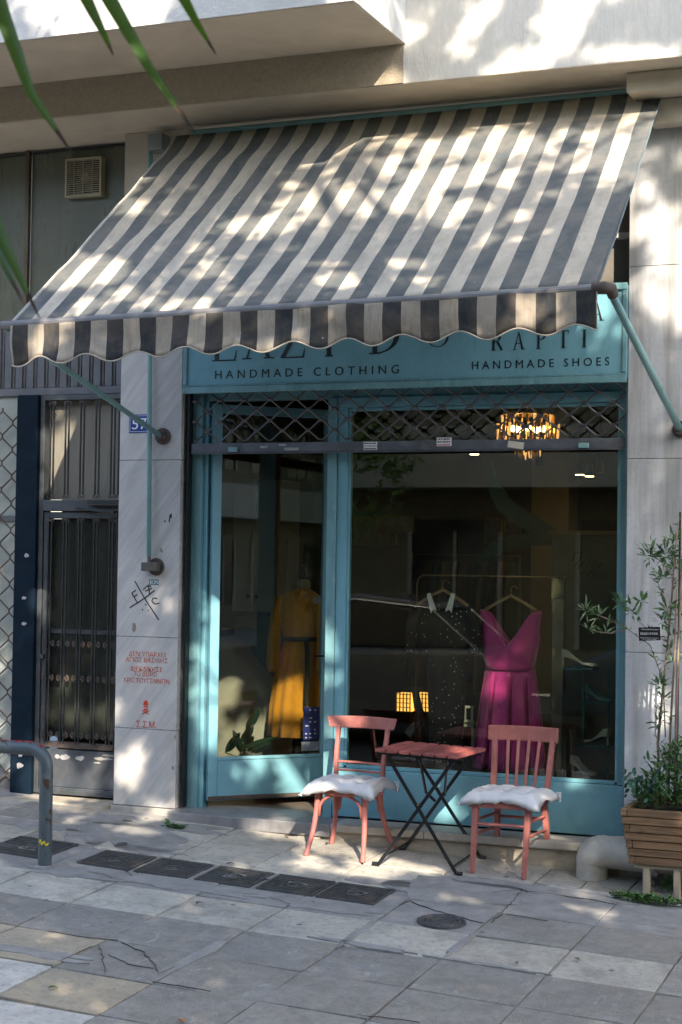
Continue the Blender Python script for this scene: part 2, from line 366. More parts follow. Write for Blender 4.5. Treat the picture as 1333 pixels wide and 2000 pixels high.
JX = -0.11; PX = .505
RY = [(-.12, -.58), (-.58, -1.05), (-1.19, -1.66), (-1.66, -2.13), (-2.13, -2.605), (-2.605, -3.08), (-3.08, -3.55), (-3.55, -4.02), (-4.02, -4.49)]
def slab(x0, x1, y0, y1, mat, dz=0, gap=.006, name='paver'):
    bm = B(); x0 += gap; x1 -= gap; y0 += gap; y1 -= gap; n = 3
    j = lambda: random.uniform(-.0025, .0025)
    t = random.uniform(-.0035, .002); tx, ty = random.uniform(-.007, .007), random.uniform(-.006, .006)
    g = [[None]*(n+1) for _ in range(n+1)]
    for a in range(n+1):
        for b_ in range(n+1):
            x = x0+(x1-x0)*a/n+j(); y = y0+(y1-y0)*b_/n+j()
            g[a][b_] = bm.verts.new((x, y, GZ(x, y)+dz+t+tx*(a/n-.5)+ty*(b_/n-.5)))
    top = [bm.faces.new((g[a][b_], g[a+1][b_], g[a+1][b_+1], g[a][b_+1])) for a in range(n) for b_ in range(n)]
    r = bmesh.ops.extrude_face_region(bm, geom=top)
    for v in [e for e in r['geom'] if isinstance(e, bmesh.types.BMVert)]: v.co.z -= .035
    return obj(name, bm, mat, sidewalk, bev=.004)
for ri, (ya, yb) in enumerate(RY):
    for i in range(-9, 9):
        x0, x1 = JX+PX*i, JX+PX*(i+1); xc = (x0+x1)/2; y0, y1 = yb, ya; dz = 0
        if ri in (0, 1):
            if xc < -2.9: m_ = pale_tile
            elif xc < -.95: m_ = pale_tile if (i+ri) % 2 else grey_tile
            elif xc > .9 and ri == 1: m_ = cement
            elif ri == 0 and xc > 1.2:
                for k in range(2): slab(x0+k*PX/2, x0+(k+1)*PX/2, y0+.08, y1, pale_tile)
                slab(x0+random.uniform(.05, .1), x1, y0, y0+.08, white_tile); continue
            else: m_ = pale_tile
            if ri == 1 and xc < .9 and xc > -1.5: slab(x0, x1, y0+.02, y1, m_); continue
        elif ri == 2:
            m_ = grey_tile if xc > 1.3 or xc < -1.6 else cement
        elif ri == 3: m_ = pale_tile if xc < .9 else (pale_tile if xc < 2.5 else grey_tile)
        elif ri == 4: m_ = dark_tile if xc > -.2 else dark_tile
        elif ri == 5: m_ = beige_tile if xc < JX else (dark_tile)
        elif ri == 6: m_ = white_tile if xc < JX else beige_tile if xc < .4 else (dark_tile if xc < .91 else grey_tile)
        elif ri == 7: m_ = white_tile if xc < .4 else grey_tile
        else: m_ = [pale_tile, grey_tile][i % 2]
        if ri == 2 and i in (-5, -4): m_ = cement
        slab(x0, x1, y0, y1, m_, gap=.004 if m_ in (dark_tile, grey_tile, cement) else .0065)
# narrow cement band holding the drain covers
for i in range(-9, 9):
    x0, x1 = JX+PX*i, JX+PX*(i+1)
    slab(x0, x1, -1.19, -1.05, cement, gap=.001)

def blob(cx, cy, rx, ry, mat, name='cement_patch', seed=0, dz=.004, n=34, amp=.35):
    bm = B(); c = bm.verts.new((cx, cy, GZ(cx, cy)+dz)); ring = []
    for k in range(n):
        a = 2*PI*k/n; q = 1+amp*noise.noise(Vector((math.cos(a)*1.7+seed*3.1, math.sin(a)*1.7, seed)))*1.6+amp*.35*noise.noise(Vector((math.cos(a)*6+seed, math.sin(a)*6, seed)))
        x, y = cx+rx*q*math.cos(a), cy+ry*q*math.sin(a); y = min(y, -.17)
        ring.append(bm.verts.new((x, y, GZ(x, y)+dz)))
    for k in range(n): bm.faces.new((c, ring[k], ring[(k+1) % n]))
    r = bmesh.ops.extrude_face_region(bm, geom=bm.faces[:])
    for v in [e for e in r['geom'] if isinstance(e, bmesh.types.BMVert)]: v.co.z -= .01
    return obj(name, bm, mat, sidewalk)
for a in ((-1.12, -.7, .42, .28, cement, 1), (-1.45, -.35, .35, .13, cement, 2), (-.9, -.95, .3, .07, cement, 3), (-1.75, -.7, .3, .12, cement, 4), (1.1, -.9, .36, .26, cement, 5), (1.45, -.64, .5, .09, cement, 6), (.62, -.93, .2, .07, cement, 11)):
    blob(*a[:5], seed=a[5])
blob(-1.0, -.9, .03, .055, crackm, 'broken_hole', 8, .0065)
blob(-1.28, -.33, .035, .02, crackm, 'broken_hole', 9, .0065)
for a in ((-.28, -2.96, .3, .05, cement, 14), (-.3, -1.56, .5, .07, cement, 15), (.6, -1.55, .3, .08, cement, 16), (1.0, -2.1, .25, .025, cement, 17), (-.9, -1.62, .25, .08, cement, 18), (.38, -2.65, .03, .3, cement, 19), (.9, -1.9, .022, .2, cement, 21), (1.41, -1.85, .02, .22, cement, 22), (1.65, -2.11, .25, .018, cement, 23), (-1.0, -.3, .35, .1, cement, 24)):
    blob(*a[:5], seed=a[5], amp=.55, dz=.0045)
def crack(pts, wd=.006, seed=0):
    pts = [GP(*p) for p in pts]; out = []
    for a, b_ in zip(pts[:-1], pts[1:]):
        k = max(2, int((b_-a).length/.035))
        for i in range(k): out.append(a.lerp(b_, i/k)+Vector((random.uniform(-.008, .008), random.uniform(-.008, .008), 0)))
    out.append(pts[-1]); bm = B(); L = []; 
    for i, p in enumerate(out):
        t = (out[min(i+1, len(out)-1)]-out[max(0, i-1)]); t.z = 0; t.normalize(); s = Vector((-t.y, t.x, 0)); ww = wd*random.uniform(.35, 1)*(.3 if i in (0, len(out)-1) else 1)
        a, b_ = p+s*ww/2, p-s*ww/2; L.append((bm.verts.new((a.x, a.y, GZ(a.x, a.y)+.0062)), bm.verts.new((b_.x, b_.y, GZ(b_.x, b_.y)+.0062))))
    for i in range(len(L)-1): bm.faces.new((L[i][0], L[i][1], L[i+1][1], L[i+1][0]))
    r = bmesh.ops.extrude_face_region(bm, geom=bm.faces[:])
    for v in [e for e in r['geom'] if isinstance(e, bmesh.types.BMVert)]: v.co.z -= .004
    obj('crack', bm, crackm, sidewalk)
for c_ in ([(95, 1820), (150, 1830), (232, 1838)], [(115, 1880), (150, 1865), (180, 1850)], [(235, 1840), (280, 1862), (300, 1882), (310, 1900)], [(210, 1865), (225, 1872), (260, 1888), (300, 1893)],
           [(300, 1920), (350, 1928), (412, 1938)], [(190, 1845), (200, 1862), (205, 1905)], [(1020, 1741), (1080, 1748), (1150, 1758), (1205, 1768)], [(960, 1745), (1020, 1738)],
           [(780, 1770), (800, 1760), (850, 1780)], [(985, 1786), (1070, 1800)], [(700, 1985), (760, 1990), (820, 1999)], [(0, 1660), (70, 1672)], [(225, 1695), (245, 1702), (260, 1712)], [(850, 1780), (945, 1805)], [(1020, 1741), (985, 1780), (960, 1803)], [(500, 1712), (600, 1742)]):
    crack(c_, random.choice((.003, .004, .0055)))
# dry leaves / litter
for k, (px, py, c_) in enumerate(((355, 1998, (.45, .16, .05)), (560, 1636, (.16, .08, .05)), (640, 1650, (.1, .06, .04)), (103, 1933, (.1, .16, .04)), (1009, 1885, (.2, .13, .08)), (1128, 1877, (.2, .14, .09)), (388, 1767, (.08, .07, .06)), (700, 1642, (.2, .1, .05)), (870, 1680, (.15, .08, .05)), (450, 1690, (.12, .09, .06)))):
    p = GP(px, py); bm = B(); a = random.uniform(0, 6)
    L = [(-.025, 0), (-.008, .01), (.012, .008), (.028, 0), (.01, -.009), (-.01, -.008)]
    t_ = [bm.verts.new((p.x+x*math.cos(a)-y*math.sin(a), p.y+x*math.sin(a)+y*math.cos(a), GZ(p.x, p.y)+.008+abs(y)*.9)) for x, y in L]; bm.faces.new(t_)
    bm.faces.new([bm.verts.new(v.co+Vector((0, 0, -.0015))) for v in t_[::-1]])
    where = ['small orange leaf at the bottom edge of the pavement', 'curled brown leaf below the shop step', 'dark dry leaf beside the left chair leg', 'green leaf on the beige slab at lower left', 'brown leaf on the pale slab below the manhole', 'brown leaf on the pale slab right of the manhole', 'dark leaf on the pale slab below the drain covers', 'brown leaf behind the left chair under the step', 'dry leaf under the folding table', 'dry leaf on the slab above the drain covers'][k]
    tag(obj('dry_leaf', bm, M('litter%d' % k, c_, .8, .2, 20, 0)), where, 'leaf')

# ---------------------------------------------------------------- building
bld = T('apartment_building', 'pale plastered apartment building with overhanging balcony above the shop', 'building', (0, 0, 0))
def pt(name, bm, mat, par=bld, **k): return obj(name, bm, mat, par, **k)
YF = -.5; ZS = 4.49; ZB = 4.715
bm = B(); box(bm, -8, 9, YF, YF+.25, ZS, ZS+.01+3.2); pt('upper_wall', bm, plaster)
bm = B(); box(bm, -8, .56, YF-.012, YF-.001, ZS-.001, ZB+.02); pt('roughcast_band', bm, rough_m)
bm = B(); box(bm, -8, 9, YF+.001, .8, ZS-.004, ZS+.2); pt('slab_soffit', bm, soffit_m)
# balcony
bm = B(); box(bm, -8, .56, YF-.81, YF-.013, ZB, ZB+.16); pt('balcony_slab', bm, soffit_m, bev=.006)
bm = B(); box(bm, -8, -1.16, YF-.822, YF-.74, ZB+.004, ZB+1.15); box(bm, -1.152, .568, YF-.82, YF-.74, ZB+.004, ZB+1.15)
box(bm, .49, .568, YF-.74, YF-.001, ZB+.004, ZB+1.15); pt('balcony_parapet', bm, M('balcony_render', (.58, .58, .57), .8, .08, 8, .3, dirt=(.42, .42, .42)))
# right stub beam under the slab and the box of the awning
bm = B()
for poly, y0, y1 in (([(1.83, ZS-.005), (1.83, 4.37), (3.2, 4.37), (3.2, ZS-.005)], -.30, -.02), ([(1.93, 4.369), (1.93, 4.22), (3.2, 4.22), (3.2, 4.369)], -.12, -.01)):
    prism(bm, poly, y0, y1)
pt('beam', bm, soffit_m, bev=.01)
# pillars
def panels(par, x0, x1, yf, zs, mat, th=.03, side=None):
    for a, b_ in zip(zs[:-1], zs[1:]):
        bm = B(); box(bm, x0, x1, yf, yf+th, a+.0015, b_-.0015); obj('marble_panel', bm, mat, par, bev=.0025)
        if side is not None:
            bm = B(); box(bm, x1-.02, x1-.001, yf+th+.001, side, a+.0015, b_-.0015); obj('marble_panel', bm, mat, par, bev=.0015)
pl = T('marble_pillar', 'marble clad pillar with graffiti and house number left of the shop', 'pillar', (-1.34, .2, .05))
bm = B(); box(bm, -1.57, -1.145, .031, .45, -.1, ZS-.006); obj('pillar_core', bm, mortar, pl)
zl = [.085, .585, 1.18, 2.33, 3.5, ZS-.008]
panels(pl, -1.574, -1.122, 0, zl[:4], marble, side=.2)
panels(pl, -1.574, -1.122, 0, zl[3:5], marble, side=.2)
bm = B(); box(bm, -1.574, -1.122, .0, .2, zl[4]+.001, zl[5]); obj('plaster_top', bm, smooth_wall, pl)
bm = B(); box(bm, -1.59, -1.10, -.012, .2, -.06, .082); obj('plinth', bm, sill_m, pl, bev=.006)
pr = T('marble_pillar', 'streaked grey marble pillar right of the shop window behind the shrub', 'pillar', (2.4, .2, -.1))
bm = B(); box(bm, 1.81, 3.2, .032, .6, -.2, ZS-.19); obj('pillar_core', bm, mortar, pr)
panels(pr, 1.79, 3.2, 0, [-.16, 1.19, 2.31, 3.43, 4.36], marble_r)
# wall above the sign, behind the awning
bm = B(); box(bm, -1.12, 1.79, .25, .3, 3.34, ZS-.006); pt('recess_wall', bm, M('grey_recess_wall', (.16, .15, .14), .8, .2, 3, .2))
bm = B(); box(bm, -1.12, 1.79, .18, .249, 3.64, 3.67); pt('recess_ledge', bm, M('white_trim', (.6, .6, .58), .6, .1, 9, .1))
# mass behind the facade so nothing shows behind the pillars
bm = B(); box(bm, -9, -2.7, .32, .5, -.3, ZS); pt('side_wall', bm, smooth_wall); bm = B(); box(bm, 3.21, 9, .0, .3, -.4, ZS-.01); pt('side_wall', bm, smooth_wall)
bm = B(); box(bm, -9, 10, .8, 9, ZS, 16); box(bm, -8, 9, YF+.25, .8, ZS+.2, 16); pt('upper_floors', bm, plaster)

# ---- left bay: panels, cladding
bm = B(); box(bm, -8, -1.575, .17, .3, 2.79, 2.84); pt('cladding_rail', bm, cladd, bev=.004)
lb = T('metal_wall_panels', 'greenish grey metal panels with extractor fan above the iron door', 'wall panels', (-2.2, .2, 2.8))
for x0, x1 in ((-3.4, -2.455), (-2.415, -1.575)):
    bm = B(); box(bm, x0, x1, .2, .23, 3.28, ZS-.008); obj('panel', bm, greenp, lb, bev=.004)
bm = B(); box(bm, -2.452, -2.418, .165, .2, 3.28, ZS-.008); obj('post', bm, M('brown_post', (.1, .075, .05), .4, .3, 8, .1, metal=.3), lb, bev=.006)
bm = B(); tube(bm, [(-3.2, .185, ZS-.05), (-2.4, .185, ZS-.03), (-1.575, .185, ZS-.02)], .006, 6); obj('cable', bm, blackm, lb)
x = -3.4
while x < -1.6:
    x1 = min(x+.085, -1.576); bm = B()
    prism(bm, [(x+.002, 2.842), (x1-.002, 2.842), (x1-.002, 3.278), (x+.002, 3.278)], .2, .22); box(bm, x+.012, x1-.018, .185, .199, 2.842, 3.278)
    obj('ribbed_strip', bm, cladd, lb, bev=.004); x += .088
# extractor fan
xa, za = AT(128, 387, .15); xb, zb = AT(200, 305, .15)
fan = T('extractor_fan', 'square beige extractor fan grille on the grey panel, upper left', 'extractor fan', ((xa+xb)/2, .19, za))
beige = M('yellowed_plastic', (.36, .33, .24), .5, .15, 12, .1, dirt=(.16, .14, .1))
bm = B()
for q in ((xa, xa+.014, za, zb), (xb-.014, xb, za, zb), (xa+.014, xb-.014, za, za+.014), (xa+.014, xb-.014, zb-.014, zb)): box(bm, q[0], q[1], .14, .2, q[2], q[3])
obj('frame', bm, beige, fan, bev=.003)
bm = B(); box(bm, xa+.014, xb-.014, .185, .196, za+.014, zb-.014); obj('backing', bm, blackm, fan)
for k in range(17):
    z = za+.02+(zb-za-.04)*k/16; bm = B(); box(bm, xa+.013, xb-.013, .145, .151, z-.0022, z+.0022); obj('slat', bm, beige, fan)
for k in (1, 2, 3):
    xx = xa+(xb-xa)*k/4; bm = B(); box(bm, xx-.002, xx+.002, .141, .145, za+.01, zb-.01); obj('upright', bm, beige, fan)
bm = B(); cx_, cz_ = (xa+xb)/2, (za+zb)/2; lathe(bm, [(.0, .16), (.03, .162), (.035, .18), (.0, .184)][::1], (cx_, 0, cz_), 12, 'y'); obj('hub', bm, beige, fan)
bm = B()
for k in range(5):
    a = 2*PI*k/5; bar(bm, (cx_, .174, cz_), (cx_+math.cos(a)*.09, .178, cz_+math.sin(a)*.09), .05, .003, (0, 1, 0.4))
obj('blades', bm, M('fan_blade', (.12, .11, .09), .6), fan)

# left step
bm = B(); hexa(bm, [(-8, -.13, -.2), (-1.6, -.13, -.2), (-1.6, .4, -.2), (-8, .4, -.2), (-8, -.10, .095), (-1.6, -.10, .085), (-1.6, .4, .085), (-8, .4, .095)])
pt('door_step', bm, riser_m, bev=.012)
# navy post
bm = B(); box(bm, -2.434, -2.268, .10, .24, .09, 2.788); o = pt('navy_post', bm, navy, bev=.004)
for px, py, a, b_ in ((52, 1085, .022, .016), (47, 1168, .02, .013), (47, 1218, .025, .013), (38, 1495, .03, .022), (40, 1475, .02, .012)):
    x, z = AT(px, py, .096); bm = B()
    n = 14; prism(bm, [(x+a*math.cos(2*PI*k/n)*random.uniform(.6, 1.1), z+b_*math.sin(2*PI*k/n)*random.uniform(.6, 1.1)) for k in range(n)], .0975, .0995); obj('torn_sticker', bm, torn, o)

# lattice shutter at far left
ls = T('lattice_shutter', 'rusty lattice security shutter at the far left edge', 'shutter', (-2.7, .15, .1))
bm = B(); box(bm, -3.4, -2.436, .2, .22, .1, 2.788); obj('backing_pane', bm, paleglass, ls)
bm = B(); box(bm, -3.4, -2.436, .18, .2, 1.93, 1.97); obj('cross_rail', bm, cladd, ls, bev=.004); bm = B(); box(bm, -3.4, -2.436, .17, .2, .1, .22); obj('bottom_rail', bm, cladd, ls, bev=.004)
zz, dzz = .16, .1; xx0 = -3.32; nn = 0
cols = []
hx, hz = .082, .092
for i in range(12):
    xL = -3.36+i*hx; pts = []
    z = .12; k = 0
    while z < 2.78:
        s = (k+i) % 2; xo = xL+(hx*.5 if s else -hx*.5)*.97
        pts += [(xo, .15, z-.012), (xo, .15, z+.012)]; z += hz; k += 1
    bm = B(); tube(bm, pts, .0055, 6); obj('zigzag_rod', bm, rust_m, ls)

# iron door with grille
dr = T('iron_door', 'dark grey iron entrance door with wrought grille beside the navy post', 'door', (-1.95, .15, .1))
def fr(par, name, x0, x1, z0, z1, t, y0, y1, mat, bev=.004):
    for q in ((x0, x0+t, z0, z1), (x1-t, x1, z0, z1), (x0+t, x1-t, z0, z0+t), (x0+t, x1-t, z1-t, z1)):
        bm = B(); box(bm, q[0], q[1], y0, y1, q[2], q[3]); obj(name, bm, mat, par, bev=bev)
DX0, DX1 = -2.266, -1.576
fr(dr, 'frame', DX0, DX1, .1, 2.785, .035, .13, .23, iron)
bm = B(); box(bm, DX0+.035, DX1-.035, .12, .22, 2.0, 2.075); obj('transom_rail', bm, iron, dr, bev=.006)
fr(dr, 'leaf_frame', DX0+.037, DX1-.037, .102, 1.995, .045, .14, .2, iron, .006)
bm = B(); box(bm, DX0+.036, DX1-.036, .215, .225, 2.08, 2.75); obj('transom_pane', bm, frost, dr)
bm = B(); box(bm, DX0+.083, DX1-.083, .185, .19, .48, 1.948); obj('pane', bm, dusty, dr)
kp = B(); box(kp, DX0+.083, DX1-.083, .15, .19, .148, .40); kick = obj('kick_panel', kp, M('slate_blue_panel', (.05, .06, .075), .5, .25, 6, .15, dirt=(.12, .12, .11), dirt_amt=.5, dirt_scale=5), dr, bev=.003)
bm = B(); box(bm, DX0+.083, DX1-.083, .135, .19, .41, .45); obj('lower_rail', bm, rust_m, dr, bev=.004)
bm = B(); box(bm, DX0+.083, DX1-.083, .175, .184, 1.175, 1.205); obj('mid_rail', bm, iron, dr)
# peeling strip and stickers on the kick panel
for px, py, a, b_ in ((112, 1478, .02, .016), (127, 1479, .045, .02), (156, 1481, .035, .02), (200, 1482, .08, .011), (212, 1476, .05, .008), (190, 1490, .03, .006)):
    x, z = AT(px, py, .147); bm = B(); n = 18
    prism(bm, [(x+a*math.cos(2*PI*k/n)*random.uniform(.7, 1.05), z+b_*math.sin(2*PI*k/n)*random.uniform(.6, 1.2)) for k in range(n)], .1475, .1495); obj('torn_sticker', bm, torn if px < 170 else sill_m, kick)
def pairbar(x, z0, z1):
    for s in (-1, 1):
        bm = B(); bar(bm, (x+s*.0125, .12, z0), (x+s*.0125, .12, z1), .009, .009); obj('bar', bm, iron_d, dr)
def scroll(bm, x, z, r, s, v):
    pts = [(x+s*(r*(1-.1*k/3)*math.sin(k*.62)) + (-s*r*0), .12, z+v*(r-r*math.cos(k*.62))*(1-.05*k)) for k in range(9)]; tube(bm, pts, .004, 5)
sb = B()
pn = [DX0+.1+i*.118 for i in range(6)]
for i, x in enumerate(pn):
    x = min(x, DX1-.06)
    pairbar(x, 2.11, 2.735); pairbar(x, .45, 1.935)
    for s in (-1, 1):
        scroll(sb, x+s*.0125, 2.715, .016, s, 1); scroll(sb, x+s*.0125, 1.925, .014, s, 1); scroll(sb, x+s*.0125, 2.11, .014, s, -1)
        for zc in (1.11, .88, .5):
            scroll(sb, x+s*.028, zc-.02, .019, s, 1); scroll(sb, x+s*.028, zc+.02, .019, s, -1)
obj('scrollwork', sb, rust_m, dr)
bm = B(); box(bm, -1.86, -1.6, .07, .13, 2.035, 2.075); bar(bm, (-1.95, .09, 2.02), (-1.65, .08, 1.99), .018, .02); obj('door_closer', bm, iron_d, dr, bev=.005)
bm = B(); lathe(bm, [(.0, .105), (.015, .107), (.018, .13), (.0, .14)], (DX0+.055, 0, 1.02), 10, 'y'); obj('door_knob', bm, rust_m, dr)

# ---------------------------------------------------------------- shop front
sf = T('shop_front', 'turquoise painted shop front with a display window and an open glazed door', 'shop front', (.35, .15, .07))
YW = .13; SX0, SX1 = -1.10, 1.775
Z0 = .075
def bx(name, x0, x1, y0, y1, z0, z1, mat=blue, par=sf, bev=.004, label=None):
    bm = B(); box(bm, x0, x1, y0, y1, z0, z1); return obj(name, bm, mat, par, bev=bev, label=label)
# outer frame
bx('frame_post', -1.098, -1.02, .10, .24, Z0, 2.99, blue_d); bx('frame_bead', -1.019, -.992, .13, .22, Z0, 2.72, blue)
bx('frame_post', 1.722, 1.782, .11, .24, Z0+.33, 2.99, blue_d); bx('frame_head', -1.018, 1.72, .14, .24, 2.72, 2.86, blue_d)
bx('frame_head', -1.018, 1.72, .16, .23, 2.862, 2.99, blue_d)
# head trim over window and over door
bx('head_trim', -.14, 1.72, .12, .2, 2.655, 2.718, blue)
bx('mullion', -.142, -.082, .11, .24, Z0, 2.718, blue_d); bx('mullion', -.080, -.012, .125, .22, Z0+.33, 2.655, blue)
bx('glazing_bead', -.011, .004, .135, .16, .415, 2.654, blue, bev=.002); bx('glazing_bead', 1.704, 1.721, .135, .16, .415, 2.654, blue, bev=.002)
bx('glazing_bead', .005, 1.703, .135, .16, .402, .425, blue, bev=.002); bx('glazing_bead', .005, 1.703, .135, .16, 2.632, 2.654, blue, bev=.002)
bx('stall_riser', -.081, 1.782, .115, .2, .1, .40, blue, bev=.005, label='flat turquoise panel below the display window')
bm = B(); box(bm, 0, 1.708, .146, .152, .42, 2.64); obj('window_pane', bm, glass, sf)
# ledge, riser and door threshold
bx('sill_ledge', .02, 1.789, -.15, .112, .045, .092, sill_m, bev=.006); bx('sill_riser', -.05, 1.789, -.12, .11, -.22, .044, riser_m, bev=.006)
bx('threshold', -1.099, .018, -.15, .30, .01, .088, thresh_m, bev=.006); bx('threshold_riser', -1.099, -.051, -.135, .11, -.2, .008, riser_m, bev=.004)
# seams in the sill
for x in (.62, 1.22): bx('sill_joint', x, x+.004, -.1515, -.149, .046, .09, crackm, bev=0)
# open door leaf
door = None
hx_, hy_ = -.985, .16; ang = rad(45.5); DL = .83
def D(u, v, z):  # door-local -> world; u along leaf, v outward thickness (towards street)
    return Vector((hx_+u*math.cos(ang)+v*math.sin(ang), hy_+u*math.sin(ang)-v*math.cos(ang), z))
def dbox(name, u0, u1, v0, v1, z0, z1, mat, par, bev=.003):
    bm = B(); hexa(bm, [D(u0, v0, z0), D(u1, v0, z0), D(u1, v1, z0), D(u0, v1, z0), D(u0, v0, z1), D(u1, v0, z1), D(u1, v1, z1), D(u0, v1, z1)]); return obj(name, bm, mat, par, bev=bev)
zt = 2.70
door = dbox('door', 0, .062, 0, .045, .13, zt, blue, sf)      # hinge stile carries the rest of the leaf
dbox('stile', DL-.042, DL, 0, .045, .13, zt, blue, door); dbox('top_rail', .0625, DL-.0425, 0, .045, zt-.06, zt, blue, door)
dbox('bottom_panel', .0625, DL-.0425, 0, .044, .13, .39, blue, door); dbox('kick_strip', .0, DL, .046, .052, .135, .16, rust_m, door)
dbox('glazing_bead', .0625, DL-.0425, .02, .05, .391, .41, blue, door, .002)
dbox('door_pane', .063, DL-.043, .02, .026, .411, zt-.061, glass_door, door, 0)
bm = B(); tube(bm, [D(DL-.02, .045, 1.06), D(DL-.02, .08, 1.06), D(DL-.12, .085, 1.06)], .006, 8); hexa(bm, [D(DL-.03, .046, .98), D(DL-.012, .046, .98), D(DL-.012, .051, .98), D(DL-.03, .051, .98), D(DL-.03, .046, 1.09), D(DL-.012, .046, 1.09), D(DL-.012, .051, 1.09), D(DL-.03, .051, 1.09)]); obj('door_handle', bm, blackm, door)
# price/info sticker on the door glass
bm = B(); hexa(bm, [D(.665, .0265, .50), D(.782, .0265, .50), D(.782, .028, .50), D(.665, .028, .50), D(.665, .0265, .72), D(.782, .0265, .72), D(.782, .028, .72), D(.665, .028, .72)]); obj('opening_hours_sticker', bm, M('navy_sticker', (.005, .01, .06), .4, .1, 9, 0), door)
bm = B()
for r_ in range(8):
    for c_ in range(3):
        if random.random() < .3 or r_ == 1: continue
        u = .68+c_*.031; z = .695-r_*.026; v0, v1 = .0281, .0287; L_ = random.uniform(.008, .024)
        hexa(bm, [D(u, v0, z), D(u+L_, v0, z), D(u+L_, v1, z), D(u, v1, z), D(u, v0, z+.008), D(u+L_, v0, z+.008), D(u+L_, v1, z+.008), D(u, v1, z+.008)])
obj('sticker_print', bm, torn, door)
bm = B(); hexa(bm, [D(.655, .0265, .43), D(.783, .0265, .43), D(.783, .028, .43), D(.655, .028, .43), D(.655, .0265, .49), D(.783, .0265, .49), D(.783, .028, .49), D(.655, .028, .49)]); obj('card_sticker', bm, M('pale_sticker', (.14, .17, .2), .5, .5, 60, 0), door)

# ---------------------------------------------------------------- sign board
ZA, ZT = 2.765, 3.325; YS = -.015
sg = T('shop_sign', 'long turquoise shop sign board lettered handmade clothing and handmade shoes', 'sign', (.33, 0, ZA))
bm = B(); box(bm, -1.10, 1.786, YS, .15, ZA+.02, ZT); obj('sign_panel', bm, blue, sg, bev=.003)
for q in ((-1.104, 1.787, ZA-.012, ZA+.03, .02), (-1.104, 1.787, ZA+.031, ZA+.045, .01), (-1.104, 1.787, ZT-.03, ZT+.01, .02), (-1.104, -1.075, ZA+.046, ZT-.031, .014), (1.76, 1.787, ZA+.046, ZT-.031, .014)):
    bm = B(); box(bm, q[0], q[1], YS-q[4], YS-.0005, q[2], q[3]); obj('sign_moulding', bm, blue_d, sg, bev=.004)
def LP(px, py): return AT(px, py, YS)
x0, z0 = LP(419, 740); x1, z1 = LP(778, 726)
text('small_lettering', 'HANDMADE CLOTHING', .076, ink, (x0, YS-.001, z0), sg, width=x1-x0, space=1.62, split=True)
x0, z0 = LP(921, 721); x1, _ = LP(1189, 711)
text('small_lettering', 'HANDMADE SHOES', .070, ink, (x0, YS-.001, z0-.002), sg, width=x1-x0, space=1.55, split=True)
def serif_letter(ch, x, z, w_, h, par):
    """roman capitals from thick and thin strokes with bracket serifs"""
    k = .16*h*.8; th = h*.035; bm = B(); y0, y1 = YS-.0035, YS-.0002
    def quad(a, b_, c_, d_): prism(bm, [(x+p[0]*w_, z+p[1]*h) for p in (a, b_, c_, d_)], y0, y1)
    s = k/w_; t = th/h; tw = th/w_
    def stem(a, wd=s, ser=True, top=True):
        quad((a, t), (a+wd, t), (a+wd, 1-t), (a, 1-t))
        if ser:
            quad((a-.1, 0), (a+wd+.1, 0), (a+wd+.1, t*.98), (a-.1, t*.98))
            if top: quad((a-.1, 1-t*.98), (a+wd+.1, 1-t*.98), (a+wd+.1, 1), (a-.1, 1))
    def arc(cx, cz, rx, rz, a0, a1, thick):
        n = 18; o_, i_ = [], []
        for q in range(n+1):
            a = a0+(a1-a0)*q/n; tt = tw*.5+thick*abs(math.cos(a))
            o_.append((x+(cx+rx*math.cos(a))*w_, z+(cz+rz*math.sin(a))*h)); i_.append((x+(cx+(rx-tt)*math.cos(a))*w_, z+(cz+(rz-t)*math.sin(a))*h))
        for q in range(n): prism(bm, [o_[q], o_[q+1], i_[q+1], i_[q]], y0, y1)
    if ch == 'L': stem(.12); quad((.12+s+.1, 0), (.92, 0), (.92, t), (.12+s+.1, t)); quad((.92, 0), (.98, .28), (.95, .28), (.88, t))
    elif ch == 'I': stem(.5-s/2)
    elif ch == 'A':
        quad((.12, t), (.12+tw*1.3, t), (.5, .96), (.47, 1)); quad((.88-s, t), (.88, t), (.52, 1), (.47, 1)); quad((.27, .33), (.7, .33), (.69, .33+t), (.28, .33+t))
        quad((0, 0), (.28, 0), (.28, t*.98), (0, t*.98)); quad((.68, 0), (1, 0), (1, t*.98), (.68, t*.98))
    elif ch == 'Z': quad((.05, 1-t), (.95, 1-t), (.95, 1), (.05, 1)); quad((.02, t), (.02+s, t), (.95, 1-t), (.95-s, 1-t)); quad((.02, 0), (.95, 0), (.95, t*.98), (.02, t*.98)); quad((.95, 0), (1., .25), (.98, .25), (.9, t))
    elif ch == 'Y': stem(.5-s/2, top=False); quad((.5-s/2, .48), (.5+s/2, .48), (.2, 1), (.02, 1)); quad((.5, .48), (.5+s/2, .48), (.98, 1), (.93, 1))
    elif ch == 'D': stem(.1); arc(.1+s*.5, .5, .84-s*.5, .5, -PI/2, PI/2, s)
    elif ch == 'O': arc(.5, .5, .5, .5, 0, 2*PI, s*.8)
    elif ch == 'P': stem(.1); arc(.1+s*.5, .74, .78-s*.5, .26, -PI/2, PI/2, s)
    elif ch == 'R': stem(.1); arc(.1+s*.5, .74, .72-s*.5, .26, -PI/2, PI/2, s); quad((.45, .5), (.45+s, .5), (1, 0), (1-s*1.1, 0))
    elif ch == 'T': stem(.5-s/2, ser=False); quad((.5-s/2-.12, 0), (.5+s/2+.12, 0), (.5+s/2+.12, t*.98), (.5-s/2-.12, t*.98)); quad((.02, 1-t), (.98, 1-t), (.98, 1), (.02, 1)); quad((.02, .8), (.05, .8), (.06, 1-t), (.02, 1-t)); quad((.95, .8), (.98, .8), (.98, 1-t), (.94, 1-t))
    obj('letter', bm, ink, par)
hb = .23
